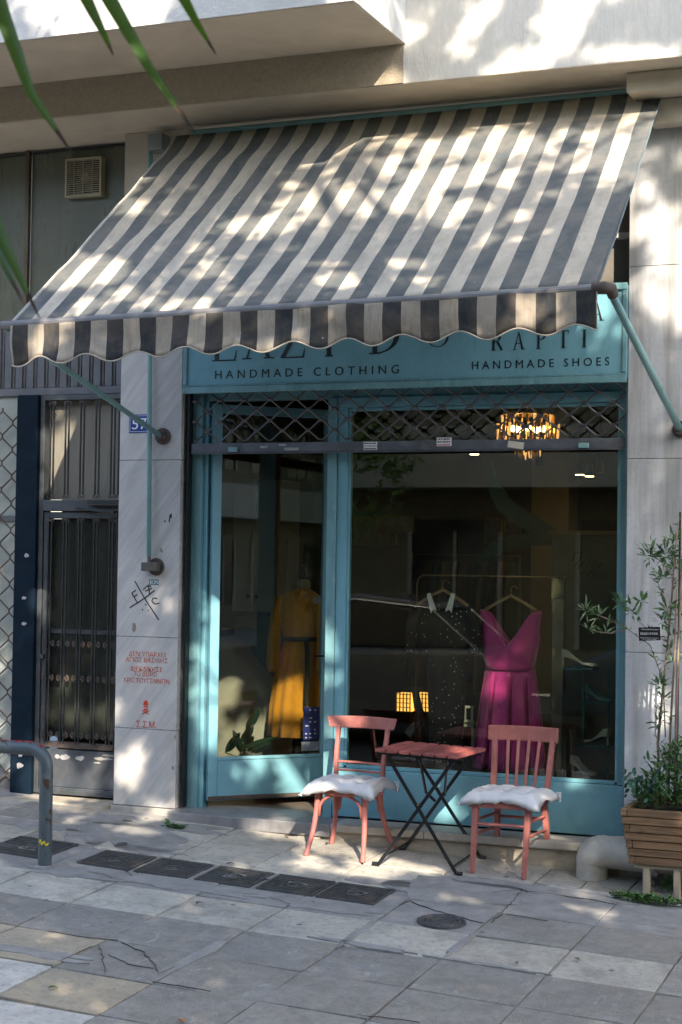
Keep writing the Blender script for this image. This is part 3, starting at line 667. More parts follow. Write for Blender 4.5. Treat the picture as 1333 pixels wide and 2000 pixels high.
for ch, pa, pb, py in (('L', 414, 464, 706), ('A', 474, 536, 702), ('Z', 548, 596, 700), ('Y', 628, 658, 697), ('D', 722, 784, 692)):
    (xa, za), (xb, _) = LP(pa, py), LP(pb, py); serif_letter(ch, xa, za, xb-xa, hb, sg)
(xa, za), (xb, _) = LP(834, 679), LP(877, 679); serif_letter('O', xa, za, xb-xa, .13, sg)
for ch, pa, pb in (('R', 960, 983), ('A', 1002, 1026), ('P', 1048, 1069), ('T', 1090, 1112), ('I', 1134, 1150)):
    (xa, za), (xb, _) = LP(pa, 685-(pa-960)*.037), LP(pb, 685); serif_letter(ch, xa, za, xb-xa, .105, sg)
for ch, pa, pb in (('R', 1000, 1024), ('A', 1046, 1072), ('P', 1092, 1112), ('A', 1154, 1180)):
    (xa, za), (xb, _) = LP(pa, 634-(pa-960)*.037), LP(pb, 630); serif_letter(ch, xa, za, xb-xa, .105, sg)

# ---------------------------------------------------------------- rolling grille over the shop
rg = T('rolling_grille', 'half raised grey lattice rolling grille with bottom bar above the shop window', 'shutter', (.35, .05, 2.4))
GX0, GX1 = -1.07, 1.778; GY = .055
bm = B(); box(bm, GX0, GX1, GY-.012, GY+.016, 2.375, 2.436); gb = obj('bottom_bar', bm, barm, rg, bev=.004)
bm = B(); box(bm, GX0, GX1, GY-.018, GY+.02, 2.368, 2.374); obj('bar_lip', bm, barm, rg)
hx, hz = .0885, .0665; rows = 5; z0 = 2.445
nb = B()
for r_ in range(rows):
    pts = []; n = int((GX1-GX0)/hx)
    for i in range(n+1):
        x = GX0+.02+i*hx; up = (i+r_) % 2; z = z0+r_*hz+(hz-.008 if up else .008)-.0
        pts += [(x-.014, GY, z), (x+.014, GY, z)]
        if up and r_ < rows-1: tube(nb, [(x-.016, GY, z+.008), (x+.016, GY, z+.008)], .0115, 6)
    bm = B(); tube(bm, pts, .0058, 6); obj('zigzag_rod', bm, lattice_m, rg)
obj('link_sleeves', nb, lattice_m, rg, kind='stuff')
def sticker(px, py, w_, h_, mat, par=gb, rot=0, y=GY-.0125, printed=None):
    x, z = AT(px, py, y); c, s = math.cos(rot), math.sin(rot); bm = B()
    prism(bm, [(x+a*c-b_*s, z+a*s+b_*c) for a, b_ in ((-w_/2, -h_/2), (w_/2, -h_/2), (w_/2, h_/2), (-w_/2, h_/2))], y-.0015, y); o = obj('sticker', bm, mat, par)
    if printed:
        for k, m_ in enumerate(printed):
            bm = B(); zz = z+h_/2-(k+.55)*h_/len(printed); xx = x-w_/2+.005
            while xx < x+w_/2-.01:
                l = random.uniform(.005, .014); box(bm, xx, min(xx+l, x+w_/2-.003), y-.0022, y-.0016, zz-h_/len(printed)*.25, zz+h_/len(printed)*.28); xx += l+.004
            obj('sticker_print', bm, m_, par)
red_p = M('red_print', (.5, .03, .03), .6, .1, 9, 0)
sticker(724, 871, .09, .05, white_print, printed=[ink, torn, ink]); sticker(868, 863, .095, .052, white_print, printed=[ink, ink, red_p])
sticker(1008, 869, .1, .04, M('cream_paper', (.6, .58, .5), .7, .08, 30, 0), rot=-.15); sticker(570, 877, .1, .018, torn); sticker(516, 873, .05, .014, torn); sticker(552, 869, .05, .012, torn)
for px, py in ((455, 878), (1140, 870)):
    x, z = AT(px, py, GY-.03); bm = B(); box(bm, x-.03, x+.03, GY-.035, GY-.013, z-.015, z+.015); obj('latch', bm, pole_m, gb, bev=.003)
# side guide rails
for x in (-1.09, 1.779):
    bm = B(); box(bm, x-.008, x+.008, GY-.02, GY+.03, .1, 2.99); obj('guide_rail', bm, blackm if x < 0 else blue_d, rg)

# ---------------------------------------------------------------- awning
aw = T('striped_awning', 'faded grey and cream striped canvas awning with scalloped valance over the shop', 'awning', (.4, -.05, 4.43))
def stripe_mat(name, dark, light, dirtc, dirt_amt, vertical=False):
    m = bpy.data.materials.new(name); m.use_nodes = True; nt = m.node_tree; b = nt.nodes['Principled BSDF']
    uv = nt.nodes.new('ShaderNodeUVMap'); uv.uv_map = 'u'; sep = nt.nodes.new('ShaderNodeSeparateXYZ'); nt.links.new(uv.outputs[0], sep.inputs[0])
    fr_ = nt.nodes.new('ShaderNodeMath'); fr_.operation = 'FRACT'; nt.links.new(sep.outputs[0], fr_.inputs[0])
    st = nt.nodes.new('ShaderNodeMath'); st.operation = 'GREATER_THAN'; nt.links.new(fr_.outputs[0], st.inputs[0]); st.inputs[1].default_value = .5
    col = mixc(nt, st.outputs[0], dark, light)
    tc = nt.nodes.new('ShaderNodeTexCoord'); co = tc.outputs['Object']
    n = nz(nt, co, 4, 8, .7, (1, 1, 1), .5); f = ramp(nt, n, (0,)*3, (dirt_amt,)*3, .4, .72); col = mixc(nt, f, col, dirtc)
    n = nz(nt, co, 14, 6, .7, (1, .4, .4) if not vertical else (3, 1, .4)); f = ramp(nt, n, (0,)*3, (dirt_amt*.8,)*3, .5, .75); col = mixc(nt, f, col, sc(dirtc, .6))
    vo = nt.nodes.new('ShaderNodeTexVoronoi'); vo.inputs['Scale'].default_value = 9; nt.links.new(co, vo.inputs[0])
    f = ramp(nt, vo.outputs['Distance'], (.8,)*3, (0,)*3, .03, .06); n2 = nz(nt, co, 2.3, 2); g = ramp(nt, n2, (0,)*3, (1,)*3, .5, .56)
    f2 = mixc(nt, 1.0, f, g, 'MULTIPLY'); col = mixc(nt, f2, col, (.6, .58, .54))
    nt.links.new(col, b.inputs['Base Color']); b.inputs['Roughness'].default_value = .8; b.inputs['Specular IOR Level'].default_value = .25
    tl = nt.nodes.new('ShaderNodeBsdfTranslucent'); nt.links.new(col, tl.inputs[0]); mx = nt.nodes.new('ShaderNodeMixShader'); mx.inputs[0].default_value = .22
    nt.links.new(b.outputs[0], mx.inputs[1]); nt.links.new(tl.outputs[0], mx.inputs[2]); nt.links.new(mx.outputs[0], nt.nodes['Material Output'].inputs[0])
    nb_ = nz(nt, co, 7, 6, .6); bp = nt.nodes.new('ShaderNodeBump'); bp.inputs['Strength'].default_value = .35; bp.inputs['Distance'].default_value = .02
    nt.links.new(nb_, bp.inputs['Height']); nt.links.new(bp.outputs[0], b.inputs['Normal']); return m
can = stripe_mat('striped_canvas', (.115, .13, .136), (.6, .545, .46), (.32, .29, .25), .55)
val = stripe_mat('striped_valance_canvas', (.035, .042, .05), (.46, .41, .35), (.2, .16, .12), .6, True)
TL, TR = (-1.17, -.06, 4.425), (1.985, -.06, 4.435)
FL, FR = (-1.315, -1.68, 3.005), (2.015, -1.68, 3.052)
def cloth(fn, nu, nv, mat, name, par, uvf, th=.003):
    bm = B(); uvl = bm.loops.layers.uv.new('u'); g = [[bm.verts.new(fn(i/nu, j/nv)) for j in range(nv+1)] for i in range(nu+1)]
    for v_ in []: pass
    for i in range(nu):
        for j in range(nv):
            f = bm.faces.new((g[i][j], g[i+1][j], g[i+1][j+1], g[i][j+1]))
            for l, (a, b_) in zip(f.loops, ((i, j), (i+1, j), (i+1, j+1), (i, j+1))): l[uvl].uv = uvf(a/nu, b_/nv)
    o = obj(name, bm, mat, par, smooth=True)
    md = o.modifiers.new('solid', 'SOLIDIFY'); md.thickness = th; return o
WID = 3.32
def us(u): return (u*WID-.015)/.2
def canvas(u, v):
    a = Vector(TL).lerp(Vector(TR), u); b_ = Vector(FL).lerp(Vector(FR), u); p = a.lerp(b_, v)
    nrm = Vector((0, -.62, .78))
    sag = -.035*math.sin(PI*v)*(.7+.3*math.sin(PI*u)) - .018*math.sin(PI*min(1, v*6))*(1 if v < .17 else 0)
    wr = .016*noise.noise(Vector((u*6+v*4, v*2.0, 1)))+.012*noise.noise(Vector((u*15+v*11, v*3.0, 4)))+.004*noise.noise(Vector((u*40+v*20, v*12, 6)))
    return p+nrm*(sag+wr*math.sin(PI*min(1, v*1.0)))
cloth(canvas, 90, 40, can, 'canvas', aw, lambda u, v: (us(u), v))
def valance(u, v):
    a = Vector(FL).lerp(Vector(FR), u)+Vector((0, -.022, -.012)); s = u*WID
    dep = .222+(.023+.006*noise.noise(Vector((s*1.7, 3, 0))))*math.cos(2*PI*(s-.05+.03*noise.noise(Vector((s*1.3, 0, 5))))/.302) - .02*u+.01*noise.noise(Vector((s*2.3, 1, 1)))
    y = .012*math.sin(s*8.1+1)*v+.022*noise.noise(Vector((s*3.3, v*1.5, 2)))*v*1.5+.012*noise.noise(Vector((s*11, v*2, 8)))*v
    return a+Vector((-.0*v, y, -dep*v))
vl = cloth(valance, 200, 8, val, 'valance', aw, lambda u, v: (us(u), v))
bm = B(); tube(bm, [valance(i/200, 1.0)+Vector((0, -.001, 0)) for i in range(201)], .0042, 5); obj('hem_piping', bm, M('cream_piping', (.4, .36, .3), .8), vl)
bm = B(); tube(bm, [Vector(FL)+Vector((-.07, 0, -.02)), Vector(FR)+Vector((.0, 0, -.02))], .024, 12); obj('front_bar', bm, M('grey_bar', (.16, .16, .17), .5, .2, 8, .1), aw)
bm = B(); tube(bm, [Vector(TL)+Vector((.12, .01, .01)), Vector(TR)+Vector((-.18, .01, .01))], .02, 10); obj('top_roller', bm, pole_m, aw)
bm = B(); tube(bm, [canvas(0, j/20)+Vector((0, 0, .002)) for j in range(21)], .006, 6); obj('side_hem', bm, M('side_hem_tape', (.4, .4, .39), .8), aw)
bm = B(); tube(bm, [canvas(1, j/20)+Vector((0, 0, .002)) for j in range(21)], .005, 6); obj('side_hem', bm, M('side_hem_grey', (.12, .16, .18), .8), aw)
bm = B(); box(bm, -1.345, -1.235, -.12, -.005, 4.33, 4.44); obj('gear_box', bm, M('galvanised_box', (.2, .22, .22), .5, .15, 6, .1, metal=.4), aw, bev=.006)
# folding arms
PL, PR = Vector((-1.253, -.035, 2.483)), Vector((2.10, -.04, 2.475))
bm = B(); tube(bm, [PL, Vector((-1.37, -1.66, 2.975))], .0175, 10); arm = obj('arm', bm, pole_m, aw, smooth=True)
bm = B(); lathe(bm, [(.0, -.05), (.02, -.05), (.03, -.03), (.033, -.012), (.055, -.01), (.055, -.001), (0, -.0005)], (PL.x, 0, PL.z), 14, 'y'); obj('wall_bracket', bm, rust_m, aw, smooth='auto')
EL = Vector((2.068, -1.66, 3.035))
bm = B(); tube(bm, [EL+Vector((.005, .02, -.03)), PR], .021, 10); obj('arm', bm, pole_m, aw, smooth=True)
bm = B(); tube(bm, [Vector(FR)+Vector((-.03, 0, -.02)), Vector((2.04, -1.68, 3.035)), EL+Vector((.005, .0, -.005)), EL+Vector((.008, .03, -.035))], [.027, .032, .033, .027], 12); obj('elbow_joint', bm, rust_m, aw, smooth=True)
bm = B(); lathe(bm, [(.0, -.06), (.03, -.06), (.033, -.012), (.05, -.01), (.05, -.001), (0, -.0005)], (PR.x, 0, PR.z), 14, 'y'); obj('wall_bracket', bm, rust_m, aw, smooth='auto')
# crank rod + box on pillar
cr = T('awning_crank', 'vertical turquoise crank rod ending in a rusty gear box on the marble pillar', 'crank rod', (-1.31, 0, 1.66))
bm = B(); tube(bm, [(-1.345, -.07, 4.33), (-1.335, -.05, 3.0), (-1.315, -.05, 1.70)], .0165, 10); obj('rod', bm, pole_m, cr, smooth=True)
x, z = AT(302, 1107, -.02); bm = B(); lathe(bm, [(0, -.02), (.055, -.018), (.058, -.001), (0, -.0005)], (x+.005, 0, z), 16, 'y'); obj('round_plate', bm, rust_m, cr)
bm = B(); box(bm, x-.07, x+.045, -.075, -.021, z-.028, z+.028); obj('gear_housing', bm, M('grimy_housing', (.1, .09, .08), .6, .3, 12, .2), cr, bev=.006)
bm = B(); lathe(bm, [(0, -.0), (.012, .0), (.012, .05), (0, .05)], (-1.315, -.05, z+.028), 8); obj('bolt', bm, lattice_m, cr)

# ---------------------------------------------------------------- writing on the pillar
hn = T('house_number_sign', 'small blue enamel house number sign 57 on the marble pillar', 'sign', (-1.427, 0, 2.5))
bm = B(); box(bm, -1.506, -1.347, -.006, -.0005, 2.508, 2.628); obj('plate', bm, blue_sign, hn, bev=.002)
bm = B()
for q in ((-1.498, -1.355, 2.516, 2.5185), (-1.498, -1.355, 2.6175, 2.62), (-1.498, -1.4955, 2.519, 2.617), (-1.3575, -1.355, 2.519, 2.617)): box(bm, q[0], q[1], -.0075, -.0062, q[2], q[3])
obj('white_border', bm, white_print, hn); text('number', '57', .105, white_print, (-1.487, -.0065, 2.532), hn, width=.11)
gr = T('red_stencil_writing', 'faded red Greek stencil lettering on the lower marble pillar', 'graffiti', (-1.34, 0, .9))
for s, px0, px1, py in (('ΔΕΝ ΥΠΑΡΧΕΙ', 252, 323, 1281), ('ΑΓΙΟΣ ΒΑΣΙΛΗΣ', 246, 328, 1292), ('ΔΙΕΚΔΙΚΗΣΕ', 255, 318, 1310), ('ΤΟ ΔΩΡΟ', 261, 306, 1320), ('ΧΡΙΣΤΟΥΓΕΝΝΩΝ', 241, 331, 1332)):
    (xa, za), (xb, _) = AT(px0, py, 0), AT(px1, py, 0); text('stencil_line', s, .042, redst, (xa, -.0012, za), gr, width=xb-xa, ext=.0004)
g2 = T('red_stencil_emblem', 'small red stencilled skull with hat over crossed bones and three initials', 'graffiti', (-1.34, 0, .65))
(xa, za), (xb, _) = AT(266, 1420, 0), AT(305, 1420, 0); text('initials', 'Σ.Σ.Μ.', .058, redst2, (xa, -.0012, za), g2, width=xb-xa, ext=.0004)
cx_, cz_ = AT(285, 1386, 0); bm = B(); yy = (-.0016, -.0004)
def E2(cx, cz, rx, rz, n=14): return [(cx+rx*math.cos(2*PI*k/n), cz+rz*math.sin(2*PI*k/n)) for k in range(n)]
prism(bm, [(cx_-.018, cz_+.03), (cx_-.014, cz_+.05), (cx_, cz_+.062), (cx_+.014, cz_+.056), (cx_+.02, cz_+.03)], *yy)
prism(bm, [(cx_-.016, cz_+.027), (cx_+.017, cz_+.027), (cx_+.012, cz_+.018), (cx_-.012, cz_+.018)], *yy)
prism(bm, [(cx_-.003, cz_+.017), (cx_+.003, cz_+.017), (cx_+.002, cz_+.008), (cx_-.002, cz_+.008)], *yy)
for s in (-1, 1):
    prism(bm, [(cx_+s*.016, cz_+.017), (cx_+s*.012, cz_+.017), (cx_+s*.006, cz_-.008), (cx_+s*.010, cz_-.008)], *yy)
    bar(bm, (cx_-s*.026, -.001, cz_-.005), (cx_+s*.024, -.001, cz_-.03), .006, .001)
prism(bm, [(cx_-.009, cz_+.005), (cx_+.009, cz_+.005), (cx_+.006, cz_-.009), (cx_-.006, cz_-.009)], *yy)
obj('skull_emblem', bm, redst2, g2)
g3 = T('black_cross_graffiti', 'black marker cross with letters F A C on the marble pillar', 'graffiti', (-1.35, 0, 1.4))
def stroke(pts, wd, par, mat=blackmark, name='marker_stroke'):
    bm = B(); q = [Vector((AT(a, b_, 0)[0], -.0012, AT(a, b_, 0)[1])) for a, b_ in pts]
    for a, b_ in zip(q[:-1], q[1:]): bar(bm, a, b_, wd, .0012)
    obj(name, bm, mat, par)
for pts in ([(264, 1135), (285, 1172), (311, 1211)], [(254, 1187), (285, 1167), (303, 1153)], [(258, 1158), (268, 1176)], [(258, 1158), (266, 1153)], [(262, 1166), (269, 1161)],
            [(280, 1152), (290, 1143), (296, 1146)], [(290, 1143), (293, 1160)], [(284, 1155), (297, 1149)], [(308, 1169), (300, 1168), (297, 1174), (303, 1180), (312, 1178)], [(278, 1190), (280, 1192)], [(289, 1192), (291, 1193)], [(284, 1180), (287, 1182)]):
    stroke(pts, .008, g3)
for pts in ([(322, 1016), (324, 1020)], [(333, 1005), (331, 1020)], [(335, 1003), (335, 1012)]): stroke(pts, .009, pl, name='pen_mark')
bm = B(); x, z = AT(301, 1137, 0); box(bm, x-.035, x+.035, -.0015, -.0003, z-.018, z+.018); o = obj('sticker', bm, M('teal_sticker', (.03, .13, .15), .5, .5, 60, 0), pl)
text('sticker_text', 'BON', .035, white_print, (x-.03, -.0016, z-.012), o, width=.06, ext=.0003)
for px, py, a in ((316, 1075, .012), (262, 1225, .02), (362, 1222, .014), (338, 1500, .012), (345, 1440, .018)):
    x, z = AT(px, py, 0); bm = B(); n = 12; prism(bm, [(min(x+a*math.cos(2*PI*k/n)*random.uniform(.5, 1.1), -1.125), z+a*1.5*math.sin(2*PI*k/n)*random.uniform(.5, 1.1)) for k in range(n)], -.0012, -.0003); obj('old_tape_mark', bm, M('tape_grime', (.25, .22, .19), .8, .3, 60, 0), pl)

# ---------------------------------------------------------------- shop interior
room = T('shop_room', 'dim shop interior with brown walls seen through the glass', 'room', (.4, 2, .07))
def rx(name, x0, x1, y0, y1, z0, z1, mat, bev=0): bm = B(); box(bm, x0, x1, y0, y1, z0, z1); return obj(name, bm, mat, room, bev=bev)
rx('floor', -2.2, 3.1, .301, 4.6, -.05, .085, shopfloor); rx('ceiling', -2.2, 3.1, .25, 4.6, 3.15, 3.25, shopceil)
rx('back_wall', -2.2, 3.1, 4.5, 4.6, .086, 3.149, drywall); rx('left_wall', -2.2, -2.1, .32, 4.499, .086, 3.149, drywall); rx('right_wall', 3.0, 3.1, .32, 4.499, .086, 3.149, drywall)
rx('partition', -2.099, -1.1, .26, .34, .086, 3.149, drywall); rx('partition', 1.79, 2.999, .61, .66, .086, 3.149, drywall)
rx('window_stage', .0, 1.76, .25, .95, .086, .36, M('dark_stage', (.05, .04, .035), .5), .004)
rx('column', .43, .72, 2.8, 3.1, .086, 3.149, M('ochre_column', (.3, .24, .13), .8, .1, 3, .03))
# cabinet
cb = T('white_cabinet', 'tall pale grey wall cabinet behind the open door', 'cabinet', (-1.33, 1.6, 1.3))
cabm = M('cabinet_paint', (.3, .31, .31), .5, .08, 3, .02)
bm = B(); box(bm, -1.52, -1.335, 1.6, 2.0, 1.31, 2.28); obj('cabinet_door', bm, cabm, cb, bev=.005)
bm = B(); box(bm, -1.331, -1.15, 1.6, 2.0, 1.31, 2.28); obj('cabinet_door', bm, cabm, cb, bev=.005)
for x in (-1.37, -1.30): bm = B(); lathe(bm, [(0, 1.57), (.014, 1.572), (.01, 1.6), (0, 1.6)], (x, 0, 1.42), 10, 'y'); obj('knob', bm, blackm, cb)
bm = B(); box(bm, -1.5, -1.2, 1.62, 2.0, .3, 1.28); obj('lower_cabinet', bm, M('lower_cabinet_paint', (.12, .12, .12), .5), cb, bev=.005)
# added solid standing in for a bright curved shape behind the door glass
ac = B(); prism(ac, [((AT(a, b_, 1.0)[0]), AT(a, b_, 1.0)[1]) for a, b_ in ((390, 1245), (425, 1244), (448, 1262), (470, 1292), (492, 1318), (512, 1338), (528, 1366), (537, 1405), (540, 1500), (390, 1500))], 1.0, 1.35)
tag(obj('bright_curve_solid', ac, M('bright_curve_white', (.42, .41, .38), .4, .05, 3, 0), None, bev=.07, smooth=True), 'added white solid standing in for a bright curved shape behind the door glass, lower left', 'chair')
# dresses -------------------------------------------------------------
def dress(rows, mat, name, par, n=48, pleat=None, smooth=True, th=.003):
    """rows: (cx, cy, z, rx, ry, pleat_amp)"""
    bm = B(); rings = []
    for cx, cy_, z, rx_, ry_, pa in rows:
        r_ = []
        for j in range(n):
            a = 2*PI*j/n; k = 1+pa*math.sin(a*(pleat or 9))*(.7+.5*math.sin(a*3+1))
            r_.append((cx+rx_*k*math.cos(a), cy_+ry_*k*math.sin(a), z))
        rings.append(r_)
    loft(bm, rings, cap=False); o = obj(name, bm, mat, par, smooth=smooth)
    md = o.modifiers.new('solid', 'SOLIDIFY'); md.thickness = th; return o
mag = M('magenta_satin', (.5, .03, .27), .45, .15, 4, .15, bscale=12, sheen=.3)
md_ = T('magenta_dress', 'magenta sleeveless V neck dress with pleated skirt on a hanger in the window', 'dress', (.95, .5, .4))
dy = .5
def dA(px, py): return AT(px, py, dy)
# bodice with V neck: front and back sheets
def bodice(u, v):
    zt_, zb_ = 1.40, 1.03; x_c = .953
    z = zb_+(zt_-zb_)*v; hw = .155+.045*v**1.0*(1.0 if v < .75 else 1.0)+.012*math.sin(v*PI)
    if v > .62: hw = .155+.045*v
    neck = max(0, (v-.42)/.58)**.85*.15
    return z, hw, neck, x_c
bm = B()
for s in (-1, 1):
    for side in (-1, 1):
        g = []
        for i in range(9):
            row = []
            for j in range(15):
                v = j/14; z, hw, nk, xc = bodice(0, v); u = i/8; xx = nk+(hw-nk)*u
                bulge = math.sqrt(max(0, 1-(xx/hw)**2))*(.09 if s < 0 else .07)*(1-.35*v)
                row.append(bm.verts.new((xc+side*xx, dy+s*(.012+bulge), z-.012*(1-u)*(v > .95))))
            g.append(row)
        for i in range(8):
            for j in range(14): bm.faces.new((g[i][j], g[i+1][j], g[i+1][j+1], g[i][j+1]))
bmesh.ops.remove_doubles(bm, verts=bm.verts, dist=.0005)
o = obj('bodice', bm, mag, md_, smooth=True); m2 = o.modifiers.new('s', 'SOLIDIFY'); m2.thickness = .004
sk_ = B(); rings = []
for k in range(14):
    t = k/13; z = 1.035-t*.62; hw = .158+.075*t**.8; r_ = []
    for j in range(96):
        a = 2*PI*j/96; f_ = (a/(2*PI)*10+.15) % 1; fold = (1 if f_ < .78 else -1.9+abs(f_-.89)*4)
        d_ = 1+fold*.085*min(1, t*3.0); r_.append((.953+hw*math.cos(a)*(1+.15*(d_-1)), dy+(.085+.06*t)*math.sin(a)*(1+(d_-1)*2.2), z))
    rings.append(r_)
loft(sk_, rings, cap=False); o = obj('pleated_skirt', sk_, mag, md_, smooth='auto'); m2 = o.modifiers.new('s', 'SOLIDIFY'); m2.thickness = .004
bm = B(); tube(bm, [(.953-.157*math.cos(a), dy-.092*math.sin(a), 1.034) for a in [PI*k/16 for k in range(17)]], .006, 6); obj('waist_seam', bm, mag, md_)
def hanger(x, y, z, w_, label, mat):
    h = T('clothes_hanger', label, 'hanger', (x, y, z))
    bm = B(); sweep(bm, [(x-w_/2, y, z-.10), (x-w_/4, y, z-.045), (x, y, z), (x+w_/4, y, z-.045), (x+w_/2, y, z-.10)], [(-.009, -.006), (.009, -.006), (.009, .006), (-.009, .006)]); obj('shoulder_bar', bm, mat, h)
    bm = B(); tube(bm, [(x, y, z), (x, y, z+.04)]+[(x+.02-.02*math.cos(a), y, z+.04+.02*math.sin(a)) for a in (.6, 1.2, 1.9, 2.6, 3.2)], .0025, 5); obj('hook', bm, brass, h)
woodh = M('hanger_wood', (.3, .2, .1), .5, .2, 9, .05)
hanger(.953, .5, 1.49, .36, 'wooden hanger holding the magenta dress', woodh)
hanger(.52, .45, 1.52, .34, 'wooden hanger with two white ribbons above the black dotted dress', woodh)
def dot_mat():
    def h(nt, col, co, b):
        vo = nt.nodes.new('ShaderNodeTexVoronoi'); vo.inputs['Scale'].default_value = 34; vo.inputs['Randomness'].default_value = .75; nt.links.new(co, vo.inputs[0])
        f = ramp(nt, vo.outputs['Distance'], (1,)*3, (0,)*3, .12, .15); return mixc(nt, f, col, (.7, .68, .62))
    return M('black_dotted_fabric', (.008, .007, .009), .8, .2, 9, .1, hook=h)
pk = T('polka_dot_dress', 'black dress with scattered white dots hanging beside the magenta dress', 'dress', (.56, .45, .5))
dress([(.53, .45, 1.44, .10, .04, 0), (.53, .45, 1.40, .20, .06, .01), (.54, .45, 1.25, .19, .08, .02), (.545, .45, 1.05, .13, .07, .03), (.55, .45, .85, .12, .08, .05), (.55, .45, .6, .105, .08, .08), (.55, .45, .44, .115, .085, .1)], dot_mat(), 'dress_body', pk)
for s in (-1, 1): dress([(.53+s*.15, .45, 1.41, .05, .05, 0), (.53+s*.2, .45, 1.3, .05, .05, .03), (.53+s*.215, .44, 1.12, .045, .045, .05)], dot_mat(), 'sleeve', pk, 20)
for px, a in ((843, .3), (880, -.25)):
    x, z = AT(px, 1180, .37); bm = B(); c, s = math.cos(a), math.sin(a)
    prism(bm, [(x+u*c-v*s, z+u*s+v*c) for u, v in ((-.012, .07), (.014, .07), (.022, -.05), (.002, -.035), (-.02, -.055))], .369, .372); tag(obj('white_ribbon', bm, white_print), 'narrow white ribbon hanging at the %s of the black dress collar' % ('left' if px < 850 else 'right'), 'ribbon')
# rail
rl = T('clothes_rail', 'slim brass clothes rail stand in the display window', 'clothes rail', (.33, .45, .36))
bm = B(); tube(bm, [(.33, .5, .36), (.33, .5, 1.55), (.34, .5, 1.59), (.37, .5, 1.61), (1.3, .5, 1.61)], .006, 8); obj('rail', bm, M('dull_brass', (.22, .15, .07), .4, .2, 10, .02, metal=.7), rl, smooth=True)
bm = B(); tube(bm, [(1.3, .5, .36), (1.3, .5, 1.61)], .004, 8); obj('upright', bm, blackm, rl)
# yellow dress on mannequin
mn = T('mannequin', 'headless cream tailor mannequin with dark neck cap inside the yellow dress', 'mannequin', (-.62, .85, .09))
yx, yy_ = -.635, .86
bm = B(); lathe(bm, [(0, 1.40), (.05, 1.41), (.042, 1.47), (.046, 1.53), (.04, 1.56), (0, 1.57)], (yx+.02, yy_, 0), 16); obj('neck', bm, M('mannequin_cream', (.35, .3, .24), .7), mn, smooth=True)
bm = B(); lathe(bm, [(0, 1.565), (.05, 1.57), (.045, 1.6), (.02, 1.62), (.028, 1.64), (.02, 1.665), (0, 1.67)], (yx+.02, yy_, 0), 14); obj('neck_cap', bm, M('dark_wood', (.04, .025, .015), .5), mn, smooth=True)
bm = B(); lathe(bm, [(0, .09), (.16, .09), (.15, .11), (.02, .13), (.018, .6), (0, .6)], (yx, yy_, 0), 14); obj('stand', bm, M('dark_wood', (.04, .025, .015), .5), mn)
ydm = M('mustard_dress_fabric', (.6, .25, .012), .8, .1, 30, .15, sheen=.2, hook=lambda nt, col, co, b: mixc(nt, ramp(nt, nz(nt, co, 90, 1), (0,)*3, (.6,)*3, .68, .72), col, (.8, .6, .3)))
yd = T('yellow_shirt_dress', 'mustard yellow belted shirt dress with long sleeves behind the open door', 'dress', (yx, yy_, .5))
dress([(yx+.01, yy_, 1.5, .05, .05, 0), (yx+.01, yy_, 1.47, .1, .07, 0), (yx, yy_, 1.44, .155, .08, .01), (yx, yy_, 1.3, .15, .1, .02), (yx, yy_, 1.19, .125, .09, .02), (yx, yy_, 1.14, .12, .085, .03), (yx-.01, yy_, 1.05, .135, .095, .04), (yx-.02, yy_, .9, .165, .12, .05), (yx-.03, yy_, .7, .185, .14, .06), (yx-.035, yy_, .5, .195, .15, .07)], ydm, 'dress_body', yd, 72, 14)
for s in (-1, 1): dress([(yx+s*.13, yy_, 1.45, .05, .06, 0), (yx+s*.165, yy_-.01, 1.32, .05, .055, .03), (yx+s*.185, yy_-.03, 1.12, .045, .05, .05), (yx+s*.18, yy_-.05, .96, .045, .045, .06), (yx+s*.178, yy_-.055, .93, .03, .03, 0)], ydm, 'sleeve', yd, 20)
for s in (-1, 1):
    bm = B(); hexa(bm, [(yx+.01, yy_-.09, 1.4), (yx+.01+s*.02, yy_-.1, 1.42), (yx+.01+s*.02, yy_-.08, 1.42), (yx+.01, yy_-.07, 1.4), (yx+.01+s*.02, yy_-.075, 1.5), (yx+.01+s*.075, yy_-.075, 1.47), (yx+.01+s*.075, yy_-.055, 1.47), (yx+.01+s*.02, yy_-.055, 1.5)]); obj('collar', bm, ydm, yd)
belt = M('black_lace_belt', (.015, .015, .015), .8, .4, 60, .2)
bm = B(); tube(bm, [(yx+.128*math.cos(a), yy_+.095*math.sin(a), 1.16) for a in [2*PI*k/28 for k in range(28)]], .016, 6, closed=True)
tube(bm, [(yx+.08, yy_-.09, 1.16), (yx+.11, yy_-.13, 1.08), (yx+.12, yy_-.15, .9), (yx+.115, yy_-.16, .72)], [.016, .02, .018, .014], 6); obj('belt', bm, belt, yd)
x, z = AT(622, 1172, .72); bm = B(); box(bm, x-.035, x+.035, .715, .718, z-.025, z+.025); tag(obj('price_tag', bm, M('grey_card', (.3, .33, .33), .7)), 'small pale price card beside the yellow dress', 'tag')
# lamp glow boxes
for px, py in ((789, 1372), (826, 1372)):
    x, z = AT(px, py, 1.0); l = T('lantern', 'glowing amber lattice lantern, the %s of the pair behind the brass rail' % ('left' if px < 800 else 'right'), 'lamp', (x, 1.0, z-.07), 'amber lanterns')
    bm = B(); box(bm, x-.05, x+.05, 1.0, 1.1, z-.06, z+.06); obj('glow', bm, EM('amber_glow', (1, .5, .1), .6), l)
    for k in range(5):
        bm = B(); box(bm, x-.052+k*.0245, x-.047+k*.0245, .985, .999, z-.066, z+.066); obj('slat', bm, M('lantern_wood', (.2, .1, .03), .6), l)
        bm = B(); box(bm, x-.055, x+.055, .975, .984, z-.062+k*.029, z-.057+k*.029); obj('slat', bm, M('lantern_wood', (.2, .1, .03), .6), l)
